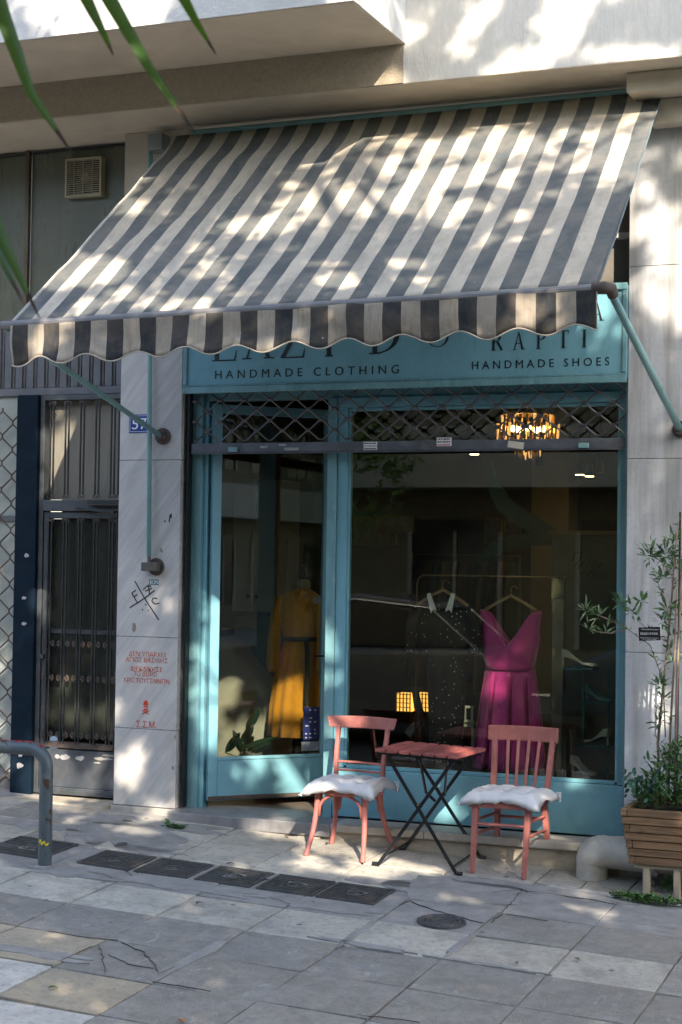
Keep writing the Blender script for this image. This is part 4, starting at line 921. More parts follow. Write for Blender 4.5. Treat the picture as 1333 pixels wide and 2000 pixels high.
# ornament figure between lanterns
orn = B(); x, z = AT(815, 1350, .9); box(orn, x-.07, x+.03, .9, .95, z, z+.02); tube(orn, [(x-.02, .92, z), (x, .92, z-.1), (x+.03, .92, z-.2), (x-.03, .92, z-.3)], [.025, .03, .04, .07], 8)
tag(obj('dark_figurine', orn, M('dark_wood', (.04, .025, .015), .5)), 'dark carved figurine with a flat top before the lanterns', 'figurine')
# little white bench
wb = T('white_toy_bench', 'small white slatted bench behind the dresses, low in the window', 'bench', (.74, .8, .4))
wm = M('white_bench_paint', (.5, .52, .42), .5, .05, 5, 0)
x, z = AT(908, 1395, .8)
for k in range(2): bm = B(); box(bm, x-.06, x+.06, .8, .815, z+.04-k*.09, z+.055-k*.09); obj('rail', bm, wm, wb)
for k in range(3): bm = B(); box(bm, x-.055+k*.048, x-.04+k*.048, .8, .812, z-.034, z+.039); obj('slat', bm, wm, wb)
for s in (-1, 1): bm = B(); box(bm, x+s*.055-.008, x+s*.055+.008, .8, .83, z-.25, z-.051); obj('leg', bm, wm, wb)
bm = B(); box(bm, x-.065, x+.065, .79, .95, z-.08, z-.065); obj('seat', bm, wm, wb)
# chandelier
ch = T('chandelier', 'glowing tiered crystal chandelier near the shop ceiling', 'chandelier', (.92, .9, 2.7))
cx_, cy_ = .92, .95
bm = B(); tube(bm, [(cx_, cy_, 3.15), (cx_, cy_, 2.68)], .012, 8); lathe(bm, [(0, 2.68), (.16, 2.68), (.17, 2.66), (.0, 2.655)], (cx_, cy_, 0), 20); obj('frame', bm, brass, ch)
cry = GLASS('crystal', (1, .8, .5), .25, .9); crm = M('gold_crystal', (.75, .42, .12), .15, .3, 60, 0, metal=.7)
for ti, (r_, zt_, ln, n) in enumerate(((.205, 2.60, .10, 30), (.17, 2.655, .07, 24), (.15, 2.52, .07, 22), (.085, 2.46, .07, 12), (.05, 2.42, .05, 6))):
    for k in range(n):
        a = 2*PI*k/n; x, y = cx_+r_*math.cos(a), cy_+r_*math.sin(a); bm = B(); l_ = ln*random.uniform(.85, 1.1)
        hexa(bm, [(x-.002, y-.002, zt_-l_), (x+.002, y-.002, zt_-l_), (x+.002, y+.002, zt_-l_), (x-.002, y+.002, zt_-l_), (x-.008, y-.008, zt_), (x+.008, y-.008, zt_), (x+.008, y+.008, zt_), (x-.008, y+.008, zt_)])
        obj('crystal', bm, crm if (k*7+ti) % 3 else EM('crystal_glow', (1, .55, .18), .32), ch)
for k in range(5):
    a = 2*PI*k/5; bm = B(); bmesh.ops.create_uvsphere(bm, u_segments=8, v_segments=6, radius=.022, matrix=Matrix.Translation((cx_+.1*math.cos(a), cy_+.1*math.sin(a), 2.57))); obj('bulb', bm, EM('warm_bulb', (1, .62, .25), 5), ch)
# ceiling spots
for k, (px, py, y_) in enumerate(((927, 888, 1.6), (1133, 928, 2.2), (1152, 931, 2.4), (1055, 912, 2.8), (1172, 925, 2.8))):
    x, z = AT(px, py, y_); sp = T('ceiling_spotlight', ['small lit ceiling spotlight left of the chandelier', 'lit spotlight on the ceiling track right of the chandelier', 'second lit spotlight on the track, just right of the first', 'dark track spotlight hanging below the chandelier', 'dark spotlight at the right end of the track'][k], 'spotlight', (x, y_, z))
    bm = B(); lathe(bm, [(0, z+.09), (.02, z+.09), (.03, z+.05), (.035, z+.005), (0, z+.005)], (x, y_, 0), 12); tube(bm, [(x, y_, z+.09), (x, y_, 3.15)], .005, 6); obj('housing', bm, blackm, sp)
    if k < 3:
        bm = B(); lathe(bm, [(0, z), (.032, z), (.032, z+.003), (0, z+.004)], (x, y_, 0), 12); obj('lens', bm, EM('spot_lens', (1, .72, .38), 7), sp)
# green ribbon sculpture
bm = B(); pts = [(955, 900), (960, 940), (985, 985), (1030, 1018), (1085, 1045), (1120, 1050)]
sweep(bm, [P3(a, b_, 1.3) for a, b_ in pts], [(-.045, -.012), (.045, -.012), (.045, .012), (-.045, .012)], up=(0, 1, .3), scales=[.4, .9, 1.3, 1.3, .9, .4])
tag(obj('green_ribbon', bm, M('dark_green_satin', (.01, .06, .04), .35, .3, 5, .1)), 'wide dark green ribbon curling down behind the window', 'ribbon')
bm = B(); pts = [(935, 1100), (955, 1078), (995, 1060), (1040, 1052), (1085, 1060)]
sweep(bm, [P3(a, b_, 1.4) for a, b_ in pts], [(-.04, -.01), (.04, -.01), (.04, .01), (-.04, .01)], up=(0, 1, .3), scales=[.5, 1, 1.2, 1.1, .5])
tag(obj('green_ribbon', bm, M('dark_green_satin', (.01, .06, .04), .35)), 'lower dark green ribbon arching above the dresses', 'ribbon')
# frames on back wall
for k, (a, b_, c_, d_) in enumerate(((945, 982, 1010, 1062), (984, 1020, 1014, 1060), (690, 775, 1010, 1064), (730, 808, 1005, 1040))):
    y_ = 4.3 if k < 3 else 3.6
    (xa, za), (xb, zb) = AT(a, d_, y_), AT(b_, c_, y_)
    p_ = T('picture_frame', ['gilt framed picture, left of the pair deep in the shop', 'gilt framed picture, right of the pair deep in the shop', 'wide pale picture on the back wall left of the column', 'small pale picture board hung left in the shop'][k], 'picture', (xa, y_, za))
    fr(p_, 'frame', xa, xb, za, zb, .02, y_, y_+.03, brass); bm = B(); box(bm, xa+.021, xb-.021, y_+.01, y_+.02, za+.021, zb-.021); obj('picture', bm, M('dim_picture%d' % (k > 1), (.2, .17, .1) if k < 2 else (.42, .4, .3), .7, .4, 12, 0), p_)
gk = T('garment_rack', 'long rack of dark clothes deep in the shop on the left', 'clothes rack', (.1, 2.6, .09))
bm = B(); tube(bm, [(-.45, 2.6, .09), (-.45, 2.6, 1.75), (.4, 2.6, 1.75), (.4, 2.6, .09)], .012, 8); obj('rack_frame', bm, M('dull_brass', (.22, .15, .07)), gk)
for k in range(11):
    x = -.4+k*.075; bm = B(); l_ = random.uniform(.7, 1.1); rings = []
    for q in range(7):
        t = q/6; rings.append([(x+.03*(1+.3*t)*math.cos(a)*(1+.2*math.sin(5*a+k)), 2.6+(.06+.16*min(1, t*4))*math.sin(a), 1.7-l_*t) for a in [2*PI*j/16 for j in range(16)]])
    loft(bm, rings); obj('garment', bm, M('garment%d' % (k % 4), ((.03, .03, .035), (.12, .07, .05), (.02, .05, .06), (.16, .14, .1))[k % 4], .85), gk, smooth=True)
ct = T('display_counter', 'low wooden display counter deep in the shop', 'counter', (1.2, 3.4, .09))
bm = B(); box(bm, .8, 2.3, 3.2, 3.7, .09, .95); obj('body', bm, M('counter_wood', (.12, .07, .035), .5, .2, 5, .05, stretch=(.3, 1, 4)), ct, bev=.01)
bm = B(); box(bm, .76, 2.34, 3.16, 3.74, .951, .985); obj('top', bm, M('counter_top', (.3, .26, .2), .4), ct, bev=.005)
bs = T('wall_bookshelf', 'open wall shelving with folded clothes at the back right', 'shelf', (2.0, 4.3, 1.3))
for z in (1.35, 1.7, 2.05, 2.4): bm = B(); box(bm, 1.0, 2.6, 4.2, 4.49, z, z+.02); obj('shelf', bm, M('counter_wood', (.12, .07, .035)), bs)
for k in range(16):
    z = (1.371, 1.721, 2.071)[k % 3]; x = 1.05+k*.095; bm = B(); box(bm, x, x+.08, 4.22, 4.45, z, z+random.uniform(.06, .22)); obj('folded_stack', bm, M('fold%d' % (k % 4), ((.3, .25, .18), (.08, .1, .12), (.25, .08, .06), (.35, .33, .3))[k % 4], .9), bs, bev=.008)
# glass panel with handwriting + shelves with shoes
(xa, za), (xb, zb) = AT(1075, 1420, 1.1), AT(1205, 1040, 1.1)
sp = T('standing_glass_panel', 'pale framed panel with black handwriting at the right of the window', 'panel', (xa, 1.1, .1))
bm = B(); box(bm, xa, xb, 1.1, 1.115, .09, zb-.02); obj('board', bm, M('olive_board', (.16, .16, .12), .4, .25, 4, .03), sp)
bm = B(); box(bm, xa-.02, xb, 1.07, 1.12, zb-.018, zb+.01); obj('top_rail', bm, woodh, sp)
bm = B(); px0, py0 = 1118, 1085
pp = [(1118, 1095), (1124, 1080), (1136, 1078), (1134, 1092), (1122, 1106), (1130, 1112), (1140, 1098), (1146, 1106), (1152, 1094), (1156, 1108), (1164, 1096), (1170, 1108), (1178, 1100)]
tube(bm, [P3(a, b_, 1.098) for a, b_ in pp], .0035, 5); tube(bm, [P3(a, b_, 1.098) for a, b_ in [(1135, 1122), (1142, 1114), (1146, 1124), (1154, 1116), (1162, 1124)]], .0025, 5); obj('handwriting', bm, blackmark, sp)
bm = B(); (xc, zc), (xd, _) = AT(1078, 1330, 1.0), AT(1100, 1180, 1.0); box(bm, xc, xd, 1.0, 1.03, .09, AT(1078, 1170, 1.0)[1]); tag(obj('pale_post', bm, M('pale_timber', (.4, .36, .29), .6)), 'pale timber post right of the magenta dress', 'post')
tealm = M('teal_shelf_glass', (.05, .16, .16), .25)
shf = T('shoe_shelf', 'narrow teal shelf rack holding shoes at the right of the window', 'shelf', (1.55, .6, .36))
for k, py in enumerate((1370, 1455)):
    (xa, za), (xb, _) = AT(1133, py, .6), AT(1190, py, .6); bm = B(); box(bm, xa, xb, .55, .72, za-.008, za); obj('shelf', bm, tealm, shf)
(xa, _), (xb, zt_) = AT(1138, 1455, .6), AT(1188, 1340, .6)
for x in (xa, xb): bm = B(); box(bm, x-.006, x+.006, .6, .612, .361, zt_+.1); obj('upright', bm, tealm, shf)
bm = B(); xa, za = AT(1140, 1240+60, .5); box(bm, AT(1105, 1303, .5)[0], AT(1165, 1303, .5)[0], .42, .6, AT(1105, 1303, .5)[1]-.01, AT(1105, 1303, .5)[1]); obj('shelf', bm, tealm, shf)
def shoe(px, py, y_, s, rot, label, mat):
    x, z = AT(px, py, y_); c, sn = math.cos(rot), math.sin(rot); bm = B(); rings = []
    for t, hz_, wz, hh in ((0, .055, .018, .05), (.15, .055, .028, .045), (.35, .04, .026, .02), (.6, .012, .034, .012), (.8, .004, .036, .018), (.95, .003, .024, .014), (1.0, .003, .01, .008)):
        u = (t-.5)*.22*s; rings.append([(x+c*u-sn*a*s, y_+sn*u+c*a*s, z+(hz_+b_)*s) for a, b_ in ((-wz, 0), (wz, 0), (wz*.8, hh), (-wz*.8, hh))])
    loft(bm, rings); u = -.5*.22*s+.012; bar(bm, (x+c*u, y_+sn*u, z), (x+c*u, y_+sn*u, z+.055*s), .012, .012)
    tag(obj('high_heel_shoe', bm, mat, None, smooth='auto'), label, 'shoe')
whs = M('pale_shoe_leather', (.45, .45, .42), .4, .1, 9, .02)
shoe(1132, 1301, .5, 1.0, .2, 'pale high heel shoe on the upper small shelf', whs); shoe(1168, 1368, .63, .9, -.5, 'teal tinted heel on the middle shelf', M('teal_shoe', (.1, .25, .25), .4)); shoe(1165, 1453, .63, 1.0, 2.6, 'white pump on the lower shelf', whs); shoe(1140, 1512, .5, 1.0, -.6, 'white slipper shoe on the window floor at the right', whs)
# potted dark plant behind the door
pp_ = T('potted_houseplant', 'dark broad leaf houseplant behind the door glass, bottom left', 'plant', (-.85, .75, .09))
dkl = M('dark_leaf', (.02, .04, .018), .4)
bm = B(); lathe(bm, [(0, .1), (.07, .1), (.09, .28), (0, .28)], (-.83, .75, 0), 14); obj('pot', bm, M('red_pot', (.3, .03, .02), .5), pp_)
def bigleaf(bm, base, tip, wd, up=Vector((0, 0, 1)), nseg=8, fold=.25, arch=0):
    base, tip = Vector(base), Vector(tip); d = tip-base; s = d.cross(up).normalized(); nn = s.cross(d).normalized(); L = []
    for k in range(nseg+1):
        t = k/nseg; w_ = wd*math.sin(PI*min(1, t**.8*.98+.02))**.8 if 0 < k < nseg else .0006
        c = base+d*t+nn*arch*math.sin(PI*t); L.append([bm.verts.new(c-s*w_/2+nn*w_*fold), bm.verts.new(c), bm.verts.new(c+s*w_/2+nn*w_*fold)])
    for k in range(nseg):
        for q in (0, 1): bm.faces.new((L[k][q], L[k][q+1], L[k+1][q+1], L[k+1][q]))
for b_, t_ in (((480, 1425), (508, 1385)), ((470, 1450), (496, 1418)), ((470, 1468), (540, 1440)), ((470, 1470), (455, 1425)), ((490, 1470), (530, 1450)), ((440, 1470), (470, 1430))):
    bm = B(); bigleaf(bm, P3(*b_, .75), P3(*t_, .7), .06, Vector((0, 1, .2))); obj('leaf', bm, dkl, pp_)
bm = B()
for b_, t_ in (((475, 1480), (480, 1425)), ((478, 1480), (470, 1450)), ((470, 1480), (440, 1470))): tube(bm, [P3(*b_, .75), P3(*t_, .75)], .004, 5)
obj('stem', bm, dkl, pp_)

# ---------------------------------------------------------------- drain covers, manhole
def drain(cx, cy_, hx_, hy_, label):
    t = T('drain_cover', label, 'drain cover', (cx, cy_, GZ(cx, cy_)), 'square cast iron drain covers')
    def P(x, y, dz): return (x, y, GZ(x, y)+dz)
    def sb_(bm, x0, x1, y0, y1, z0, z1): hexa(bm, [P(x0, y0, z0), P(x1, y0, z0), P(x1, y1, z0), P(x0, y1, z0), P(x0, y0, z1), P(x1, y0, z1), P(x1, y1, z1), P(x0, y1, z1)])
    x0, x1, y0, y1 = cx-hx_, cx+hx_, cy_-hy_, cy_+hy_; w_ = .012
    bm = B(); sb_(bm, x0, x1, y0, y0+w_, -.01, .009); sb_(bm, x0, x1, y1-w_, y1, -.01, .009); sb_(bm, x0, x0+w_, y0+w_, y1-w_, -.01, .009); sb_(bm, x1-w_, x1, y0+w_, y1-w_, -.01, .009); obj('frame', bm, castm, t)
    bm = B(); sb_(bm, x0+w_+.001, x1-w_-.001, y0+w_+.001, y1-w_-.001, -.014, .0005); obj('plate', bm, castm, t)
    bm = B(); n = 9
    for k in range(n):
        y = y0+.03+(y1-y0-.06)*k/(n-1)
        hw = .055 if abs(y-cy_) < .05 else 0
        for a, b_ in (((x0+.02, cx-hw-.004), (cx+hw+.004, x1-.02)) if hw else ((x0+.02, x1-.02),)): sb_(bm, a, b_, y-.006, y+.006, -.001, .0105)
    obj('ribs', bm, castm, t)
    bm = B(); tube(bm, [P(cx+.045*math.cos(a), cy_+.04*math.sin(a), .005) for a in [2*PI*k/20 for k in range(20)]], .005, 6, closed=True); lathe(bm, [(0, .003), (.02, .003), (.018, .008), (0, .008)], (cx, cy_, GZ(cx, cy_)), 12); obj('centre_boss', bm, castm, t)
for x, s in ((-.84, 'dusty drain cover, first of the row beside the railing post'), (-.475, 'drain cover second in the row from the railing post'), (-.1, 'drain cover in the middle of the row of five'), (.27, 'drain cover in front of the left chair, fourth of the row'), (.62, 'last drain cover of the row, nearest the folding table')):
    drain(x, -1.235, .165, .165, s)
drain(-1.42, -1.22, .2, .2, 'lone square drain cover behind the railing post at the left edge')
mh = T('round_manhole_cover', 'small round cast iron access cover in the cement right of the drains', 'manhole cover', (1.205, -1.53, GZ(1.2, -1.53)))
def gtilt(bm):
    for v in bm.verts: v.co.z += GZ(v.co.x, v.co.y)
bm = B(); lathe(bm, [(0, -.01), (.125, -.01), (.125, .010), (.112, .010), (.11, .005), (0, .005)], (1.205, -1.53, 0), 32); gtilt(bm); obj('rim', bm, castm, mh)
bm = B()
for r_ in (.095, .07, .045): tube(bm, [(1.205+r_*math.cos(a), -1.53+r_*math.sin(a), .006) for a in [2*PI*k/28 for k in range(28)]], .005, 6, closed=True)
for k in range(8): a = PI*k/4; bar(bm, (1.205+.05*math.cos(a), -1.53+.05*math.sin(a), .007), (1.205+.09*math.cos(a), -1.53+.09*math.sin(a), .007), .007, .006, (0, 0, 1))
gtilt(bm); obj('raised_rings', bm, castm, mh)

# ---------------------------------------------------------------- railing
rp = Vector((-1.108, -1.567, GZ(-1.108, -1.567)))
rt = P3(82, 1450, rp.y).z-.037
rlg = T('pedestrian_railing', 'chipped blue grey tubular railing at the lower left', 'railing', rp)
px_ = P3(91, 1500, rp.y).x
pts = [(rp.x, rp.y, rp.z-.03), (px_, rp.y, rt-.11)]
for k in range(1, 7): a = PI/2*k/6; pts.append((px_-.1+.1*math.cos(a), rp.y, rt-.1+.1*math.sin(a)))
pts.append((px_-2.2, rp.y, rt+.0))
bm = B(); tube(bm, pts[:2], .0385, 16); pst = obj('post', bm, railm, rlg, smooth='auto')
bm = B(); tube(bm, pts[1:], .0385, 16); obj('top_rail', bm, railm, rlg, smooth='auto')
bm = B(); tube(bm, [(px_, rp.y, rt-.113), (px_, rp.y, rt-.107)], .0395, 16); obj('weld_ring', bm, railm, rlg)
bm = B(); tube(bm, [(px_-2.2, rp.y, rt), (px_-2.2, rp.y, GZ(px_-2.2, rp.y)-.03)], .0385, 12); obj('post', bm, railm, rlg)
bm = B()
yel = M('yellow_paint_mark', (.7, .55, .02), .6, .1, 9, 0)
for s_ in ([(77, 1646), (80, 1640), (83, 1650)], [(83, 1650), (87, 1643), (90, 1652)], [(90, 1652), (93, 1647)]):
    q = [P3(a, b_, rp.y-.036) for a, b_ in s_]
    for v in q: v.y = rp.y-math.sqrt(max(0, .0395**2-min(.0395, abs(v.x-P3(90, 1646, rp.y).x))**2))-.001
    for a, b_ in zip(q[:-1], q[1:]): bar(bm, a, b_, .008, .003)
obj('yellow_mark', bm, yel, rlg)
bm = B(); rnd_ = random.Random(3)
for k in range(60):
    x = px_-.02-rnd_.random()*.55; z = rt+.0375 if x < px_-.1 else rt-.1+.1375*math.sin(math.acos(max(-1, min(1, (x-px_+.1)/.14)))); y = rp.y+rnd_.uniform(-.02, .02)
    s_ = rnd_.uniform(.003, .009); box(bm, x-s_, x+s_, y-s_*.6, y+s_*.6, z-.006, z+.0015)
o = obj('red_paint_flecks', bm, M('red_flecks', (.4, .03, .05), .6), rlg); o['kind'] = 'stuff'
bm = B(); lathe(bm, [(0, -.02), (.07, -.02), (.055, .006), (.04, .014), (0, .014)], rp, 16); obj('concrete_foot', bm, cement, rlg)

# ---------------------------------------------------------------- chairs
def cushion(name, label, x, y, z, w_, d_, rot, seed):
    bm = B(); n = 26; g = {}
    tufts = [(-.5, -.5), (.5, -.5), (-.5, .5), (.5, .5), (0, 0), (0, -.55), (0, .55), (-.55, 0), (.55, 0)]
    for side in (1, -1):
        for i in range(n+1):
            for j in range(n+1):
                u, v = i/n*2-1, j/n*2-1
                if side == -1 and (i in (0, n) or j in (0, n)): g[(side, i, j)] = g[(1, i, j)]; continue
                e = (1-abs(u)**3.5)*(1-abs(v)**3.5); h = .034*e**.4
                for a, b_ in tufts: h -= .02*math.exp(-((u-a)**2+(v-b_)**2)/.014)+.006*math.exp(-((u-a)**2)/.006)*.5
                h += .006*noise.noise(Vector((u*3+seed, v*3, seed)))*e; h += .004*noise.noise(Vector((u*9+seed, v*9, 2)))
                ed = max(abs(u), abs(v)); ruf = (.022*noise.noise(Vector((u*3, v*3, seed+5)))+.012*noise.noise(Vector((u*8, v*8, seed+9))))*max(0, ed-.75)*4
                corner = (abs(u)*abs(v))**3*.10
                xx, yy = u*w_/2*(1+corner), v*d_/2*(1+corner)
                zz = (h if side > 0 else -h*.25)+ruf-.045*max(0, ed-.82)*5*(.5+.9*(abs(u*v)))
                g[(side, i, j)] = bm.verts.new((x+xx*math.cos(rot)-yy*math.sin(rot), y+xx*math.sin(rot)+yy*math.cos(rot), z+zz))
        for i in range(n):
            for j in range(n): bm.faces.new((g[(side, i, j)], g[(side, i+1, j)], g[(side, i+1, j+1)], g[(side, i, j+1)]))
    t = T(name, label, 'cushion', (x, y, z)); obj('tufted_pad', bm, cushm, t, smooth=True)
    for a, b_ in tufts:
        xx, yy = a*w_/2, b_*d_/2; bm = B(); bmesh.ops.create_uvsphere(bm, u_segments=8, v_segments=6, radius=.006, matrix=Matrix.Translation((x+xx*math.cos(rot)-yy*math.sin(rot), y+xx*math.sin(rot)+yy*math.cos(rot), z+.018))); obj('button', bm, cushm, t, smooth=True)
    for s in (-1, 1):
        xx, yy = s*w_/2*.97, d_/2*.93; X_, Y_ = x+xx*math.cos(rot)-yy*math.sin(rot), y+xx*math.sin(rot)+yy*math.cos(rot)
        bm = B()
        for k in range(3): a = k*2.1+s; tube(bm, [(X_, Y_, z-.005), (X_+s*.02+.012*math.cos(a), Y_+.012*math.sin(a), z-.0), (X_+s*.028, Y_+.01*math.sin(a), z-.035-.01*k)], .003, 5)
        obj('tie', bm, cushm, t)
    return t
# left bentwood chair
c1 = T('bentwood_chair', 'coral painted bentwood chair with curved legs left of the folding table', 'chair', (.22, -.37, GZ(.22, -.37)), 'coral cafe chairs by the window')
sz = .345
LEG = {'fl': ((.085, -.50), (.045, -.585)), 'fr': ((.375, -.50), (.40, -.57)), 'bl': ((.085, -.2), (.055, -.21)), 'br': ((.36, -.2), (.43, -.13))}
legp = {}
for k, (top, bot) in LEG.items():
    zb_ = GZ(*bot); pts = []; rs = []
    for i in range(9):
        t = i/8; e = t**2.2; x = top[0]+(bot[0]-top[0])*e; y = top[1]+(bot[1]-top[1])*e
        bow = .012*math.sin(PI*t*1.1)*(1 if k in ('fl', 'fr') else .5)
        x += bow*(-1 if k[1] == 'r' else 1)*-.4; pts.append((x, y, sz-.01+(zb_-sz+.01)*t)); rs.append(.0185-.005*t+(.003 if i == 8 else 0))
    legp[k] = pts; bm = B(); tube(bm, pts, rs, 10); obj('leg', bm, coral, c1, smooth='auto')
bm = B()
ring = [(.225+.20*math.cos(a)*(1+.06*math.cos(2*a)), -.355+.19*math.sin(a)) for a in [2*PI*k/32 for k in range(32)]]
loft(bm, [[(x, y, sz-.022) for x, y in ring], [(x, y, sz+.012) for x, y in ring]]); obj('seat', bm, coral, c1, bev=.006)
def arch(a, b_, n1=10, dz=.0):
    a, b_ = Vector(a), Vector(b_); out = []
    for k in range(n1+1):
        t = PI*k/n1; p = a.lerp(b_, .5-.5*math.cos(t)); p.z = a.z+(b_.z-a.z)*k/n1+.13*math.sin(t)**.6; out.append(p)
    return out
def onleg(k, z): 
    for p, q in zip(legp[k][:-1], legp[k][1:]):
        if q[2] <= z <= p[2]: return Vector(p).lerp(Vector(q), (p[2]-z)/(p[2]-q[2]))
for a, b_ in (('fl', 'fr'), ('fl', 'bl'), ('fr', 'br'), ('bl', 'br')):
    A_, B_ = onleg(a, .195), onleg(b_, .195); d = (B_-A_).normalized()*.02; bm = B(); tube(bm, arch(A_+d, B_-d), .0095, 8); obj('bentwood_brace', bm, coral, c1, smooth=True)
# back: posts lean back
for s, x0, x1 in ((-1, .068, .055), (1, .365, .375)):
    bm = B(); sweep(bm, [(x0, -.19, sz-.02), (x0+(x1-x0)*.5, -.165, .52), (x1, -.115, .70)], [(-.0165, -.012), (.0165, -.012), (.0165, .012), (-.0165, .012)], up=(1, 0, 0)); obj('back_post', bm, coral, c1, bev=.005)
def yb(z): return -.19+.075*((z-.34)/.4)
for z in (.425, .475):
    bm = B(); sweep(bm, [(.065+.31*t, yb(z)+.022*math.sin(PI*t), z+.004-.008*t) for t in [k/8 for k in range(9)]], [(-.011, -.006), (.011, -.006), (.011, .006), (-.011, .006)], up=(0, 0, 1)); obj('back_rail', bm, coral, c1, bev=.003)
bm = B(); cr_ = [(-.0+.0, 0)]
R0 = []
for k in range(17):
    t = k/16; x = .0+.43*t; y = yb(.72)-.03+.055*math.sin(PI*t); zc = .712; h = .036+.003*math.sin(PI*t); sl = .012*(2*t-1)
    R0.append([(x-sl*.6-.0, y-.009, zc-h+.004), (x-sl*.6, y+.009, zc-h+.004), (x+sl, y+.012, zc+h), (x+sl, y-.006, zc+h)])
loft(bm, R0); obj('top_rail', bm, coral, c1, bev=.006)
cushion('seat_cushion', 'tufted white cushion on the left bentwood chair', .232, -.37, sz+.035, .43, .42, .02, 1.0)

# right slat-back chair
c2 = T('slat_back_chair', 'coral painted wooden chair with four back slats right of the folding table', 'chair', (1.19, -.28, GZ(1.19, -.28)), 'coral cafe chairs by the window')
sz2 = .335
L2 = {'fl': ((1.035, -.44), (1.03, -.475)), 'fr': ((1.345, -.44), (1.33, -.465)), 'bl': ((1.065, -.115), (1.062, -.095)), 'br': ((1.345, -.115), (1.372, -.07))}
for k, (top, bot) in L2.items():
    bm = B(); zb_ = GZ(*bot); bar(bm, (top[0], top[1], sz2-.01), (bot[0], bot[1], zb_), .036, .036, (0, 1, 0), .026, .026); obj('leg', bm, coral, c2, bev=.004)
bm = B(); hexa(bm, [(1.0, -.475, sz2-.03), (1.38, -.475, sz2-.03), (1.365, -.09, sz2-.03), (1.03, -.09, sz2-.03), (1.0, -.475, sz2+.01), (1.38, -.475, sz2+.01), (1.365, -.09, sz2+.01), (1.03, -.09, sz2+.01)]); obj('seat', bm, coral, c2, bev=.008)
for a, b_, z in (('fl', 'fr', .21), ('fl', 'bl', .23), ('fl', 'bl', .15), ('fr', 'br', .23), ('fr', 'br', .15), ('bl', 'br', .21)):
    def ol(k): (t_, b2) = L2[k]; f_ = (sz2-z)/(sz2-GZ(*b2)); return (t_[0]+(b2[0]-t_[0])*f_, t_[1]+(b2[1]-t_[1])*f_, z)
    bm = B(); tube(bm, [ol(a), ol(b_)], .009, 8); obj('stretcher', bm, coral, c2, smooth='auto')
def yb2(z): return -.115+.1*((z-.34)/.4)
for x0, x1 in ((1.04, 1.02), (1.358, 1.375)):
    bm = B(); sweep(bm, [(x0, yb2(.31), .31), (x0+(x1-x0)*.4, yb2(.48), .48), (x1, yb2(.70), .69)], [(-.018, -.015), (.018, -.015), (.018, .015), (-.018, .015)], up=(1, 0, 0)); obj('back_post', bm, coral, c2, bev=.005)
for k in range(4):
    x = 1.115+k*.054; x1 = 1.10+k*.064; bm = B(); bar(bm, (x, yb2(.34)+.01, .34), (x1, yb2(.66)+.016, .66), .009, .019, (1, 0, 0)); obj('slat', bm, coral, c2, bev=.003)
bm = B(); R0 = []
for k in range(17):
    t = k/16; x = .985+.425*t; y = yb2(.7)-.028+.05*math.sin(PI*t); h = .044
    R0.append([(x, y-.009, .69-h), (x, y+.009, .69-h), (x, y+.013, .69+h), (x, y-.005, .69+h)])
loft(bm, R0); obj('top_rail', bm, coral, c2, bev=.006)
cushion('seat_cushion', 'tufted white cushion tied to the right slat back chair', 1.19, -.29, sz2+.035, .45, .41, -.03, 4.0)

# folding table
tb = T('folding_table', 'folding bistro table with red slatted top and crossed black legs', 'table', (.75, -.36, GZ(.75, -.36)))
tz = .612
for k in range(7):
    t = k/7; xf0 = .474+.0735*k; xf1 = xf0+.058
    sk2 = .02
    bm = B(); hexa(bm, [(xf0, -.60, tz-.02), (xf1, -.60, tz-.02), (xf1+sk2, -.12, tz-.02), (xf0+sk2, -.12, tz-.02), (xf0, -.60, tz), (xf1, -.60, tz), (xf1+sk2, -.12, tz), (xf0+sk2, -.12, tz)])
    for v in bm.verts: v.co.z -= (v.co.x-.72)*.03; 
    obj('slat', bm, coral2, tb, bev=.005)
for y in (-.54, -.19):
    bm = B(); bar(bm, (.49, y, tz-.025), (.99, y, tz-.04), .012, .018); obj('top_bearer', bm, blackm, tb)
def tleg(a, b_, w_=.02): bm = B(); bar(bm, a, b_, w_, .009, (0, 1, 0)); obj('leg', bm, blackm, tb, bev=.002)
g_ = lambda x, y: GZ(x, y)+.006
tleg((.535, -.555, tz-.035), (.965, -.565, g_(.965, -.565))); tleg((.93, -.53, tz-.04), (.50, -.585, g_(.50, -.585)))
tleg((.545, -.17, tz-.035), (.97, -.13, g_(.97, -.13))); tleg((.93, -.19, tz-.04), (.50, -.15, g_(.50, -.15)))
for x, y0_, y1_ in ((.965, -.565, -.13), (.50, -.585, -.15)):
    bm = B(); tube(bm, [(x-(.02 if x > .7 else -.02), y0_, g_(x, y0_)+.04), (x-(.02 if x > .7 else -.02), y1_, g_(x, y1_)+.04)], .006, 6); obj('cross_bar', bm, blackm, tb)
    for y in (y0_, y1_): bm = B(); tube(bm, [(x, y, g_(x, y)+.004), (x+(.035 if x > .7 else -.035), y, g_(x, y)+.004)], .011, 8); obj('foot', bm, blackm, tb)
for y in (-.57, -.14): bm = B(); tube(bm, [(.735, y-.012, .31), (.735, y+.03, .31)], .006, 8); obj('pivot', bm, brass, tb)
bm = B(); tube(bm, [(.72, -.52, tz-.045), (.72, -.4, .36), (.74, -.3, .30)], .009, 6); tube(bm, [(.80, -.25, tz-.045), (.80, -.3, .33)], .008, 6); obj('stay', bm, blackm, tb)

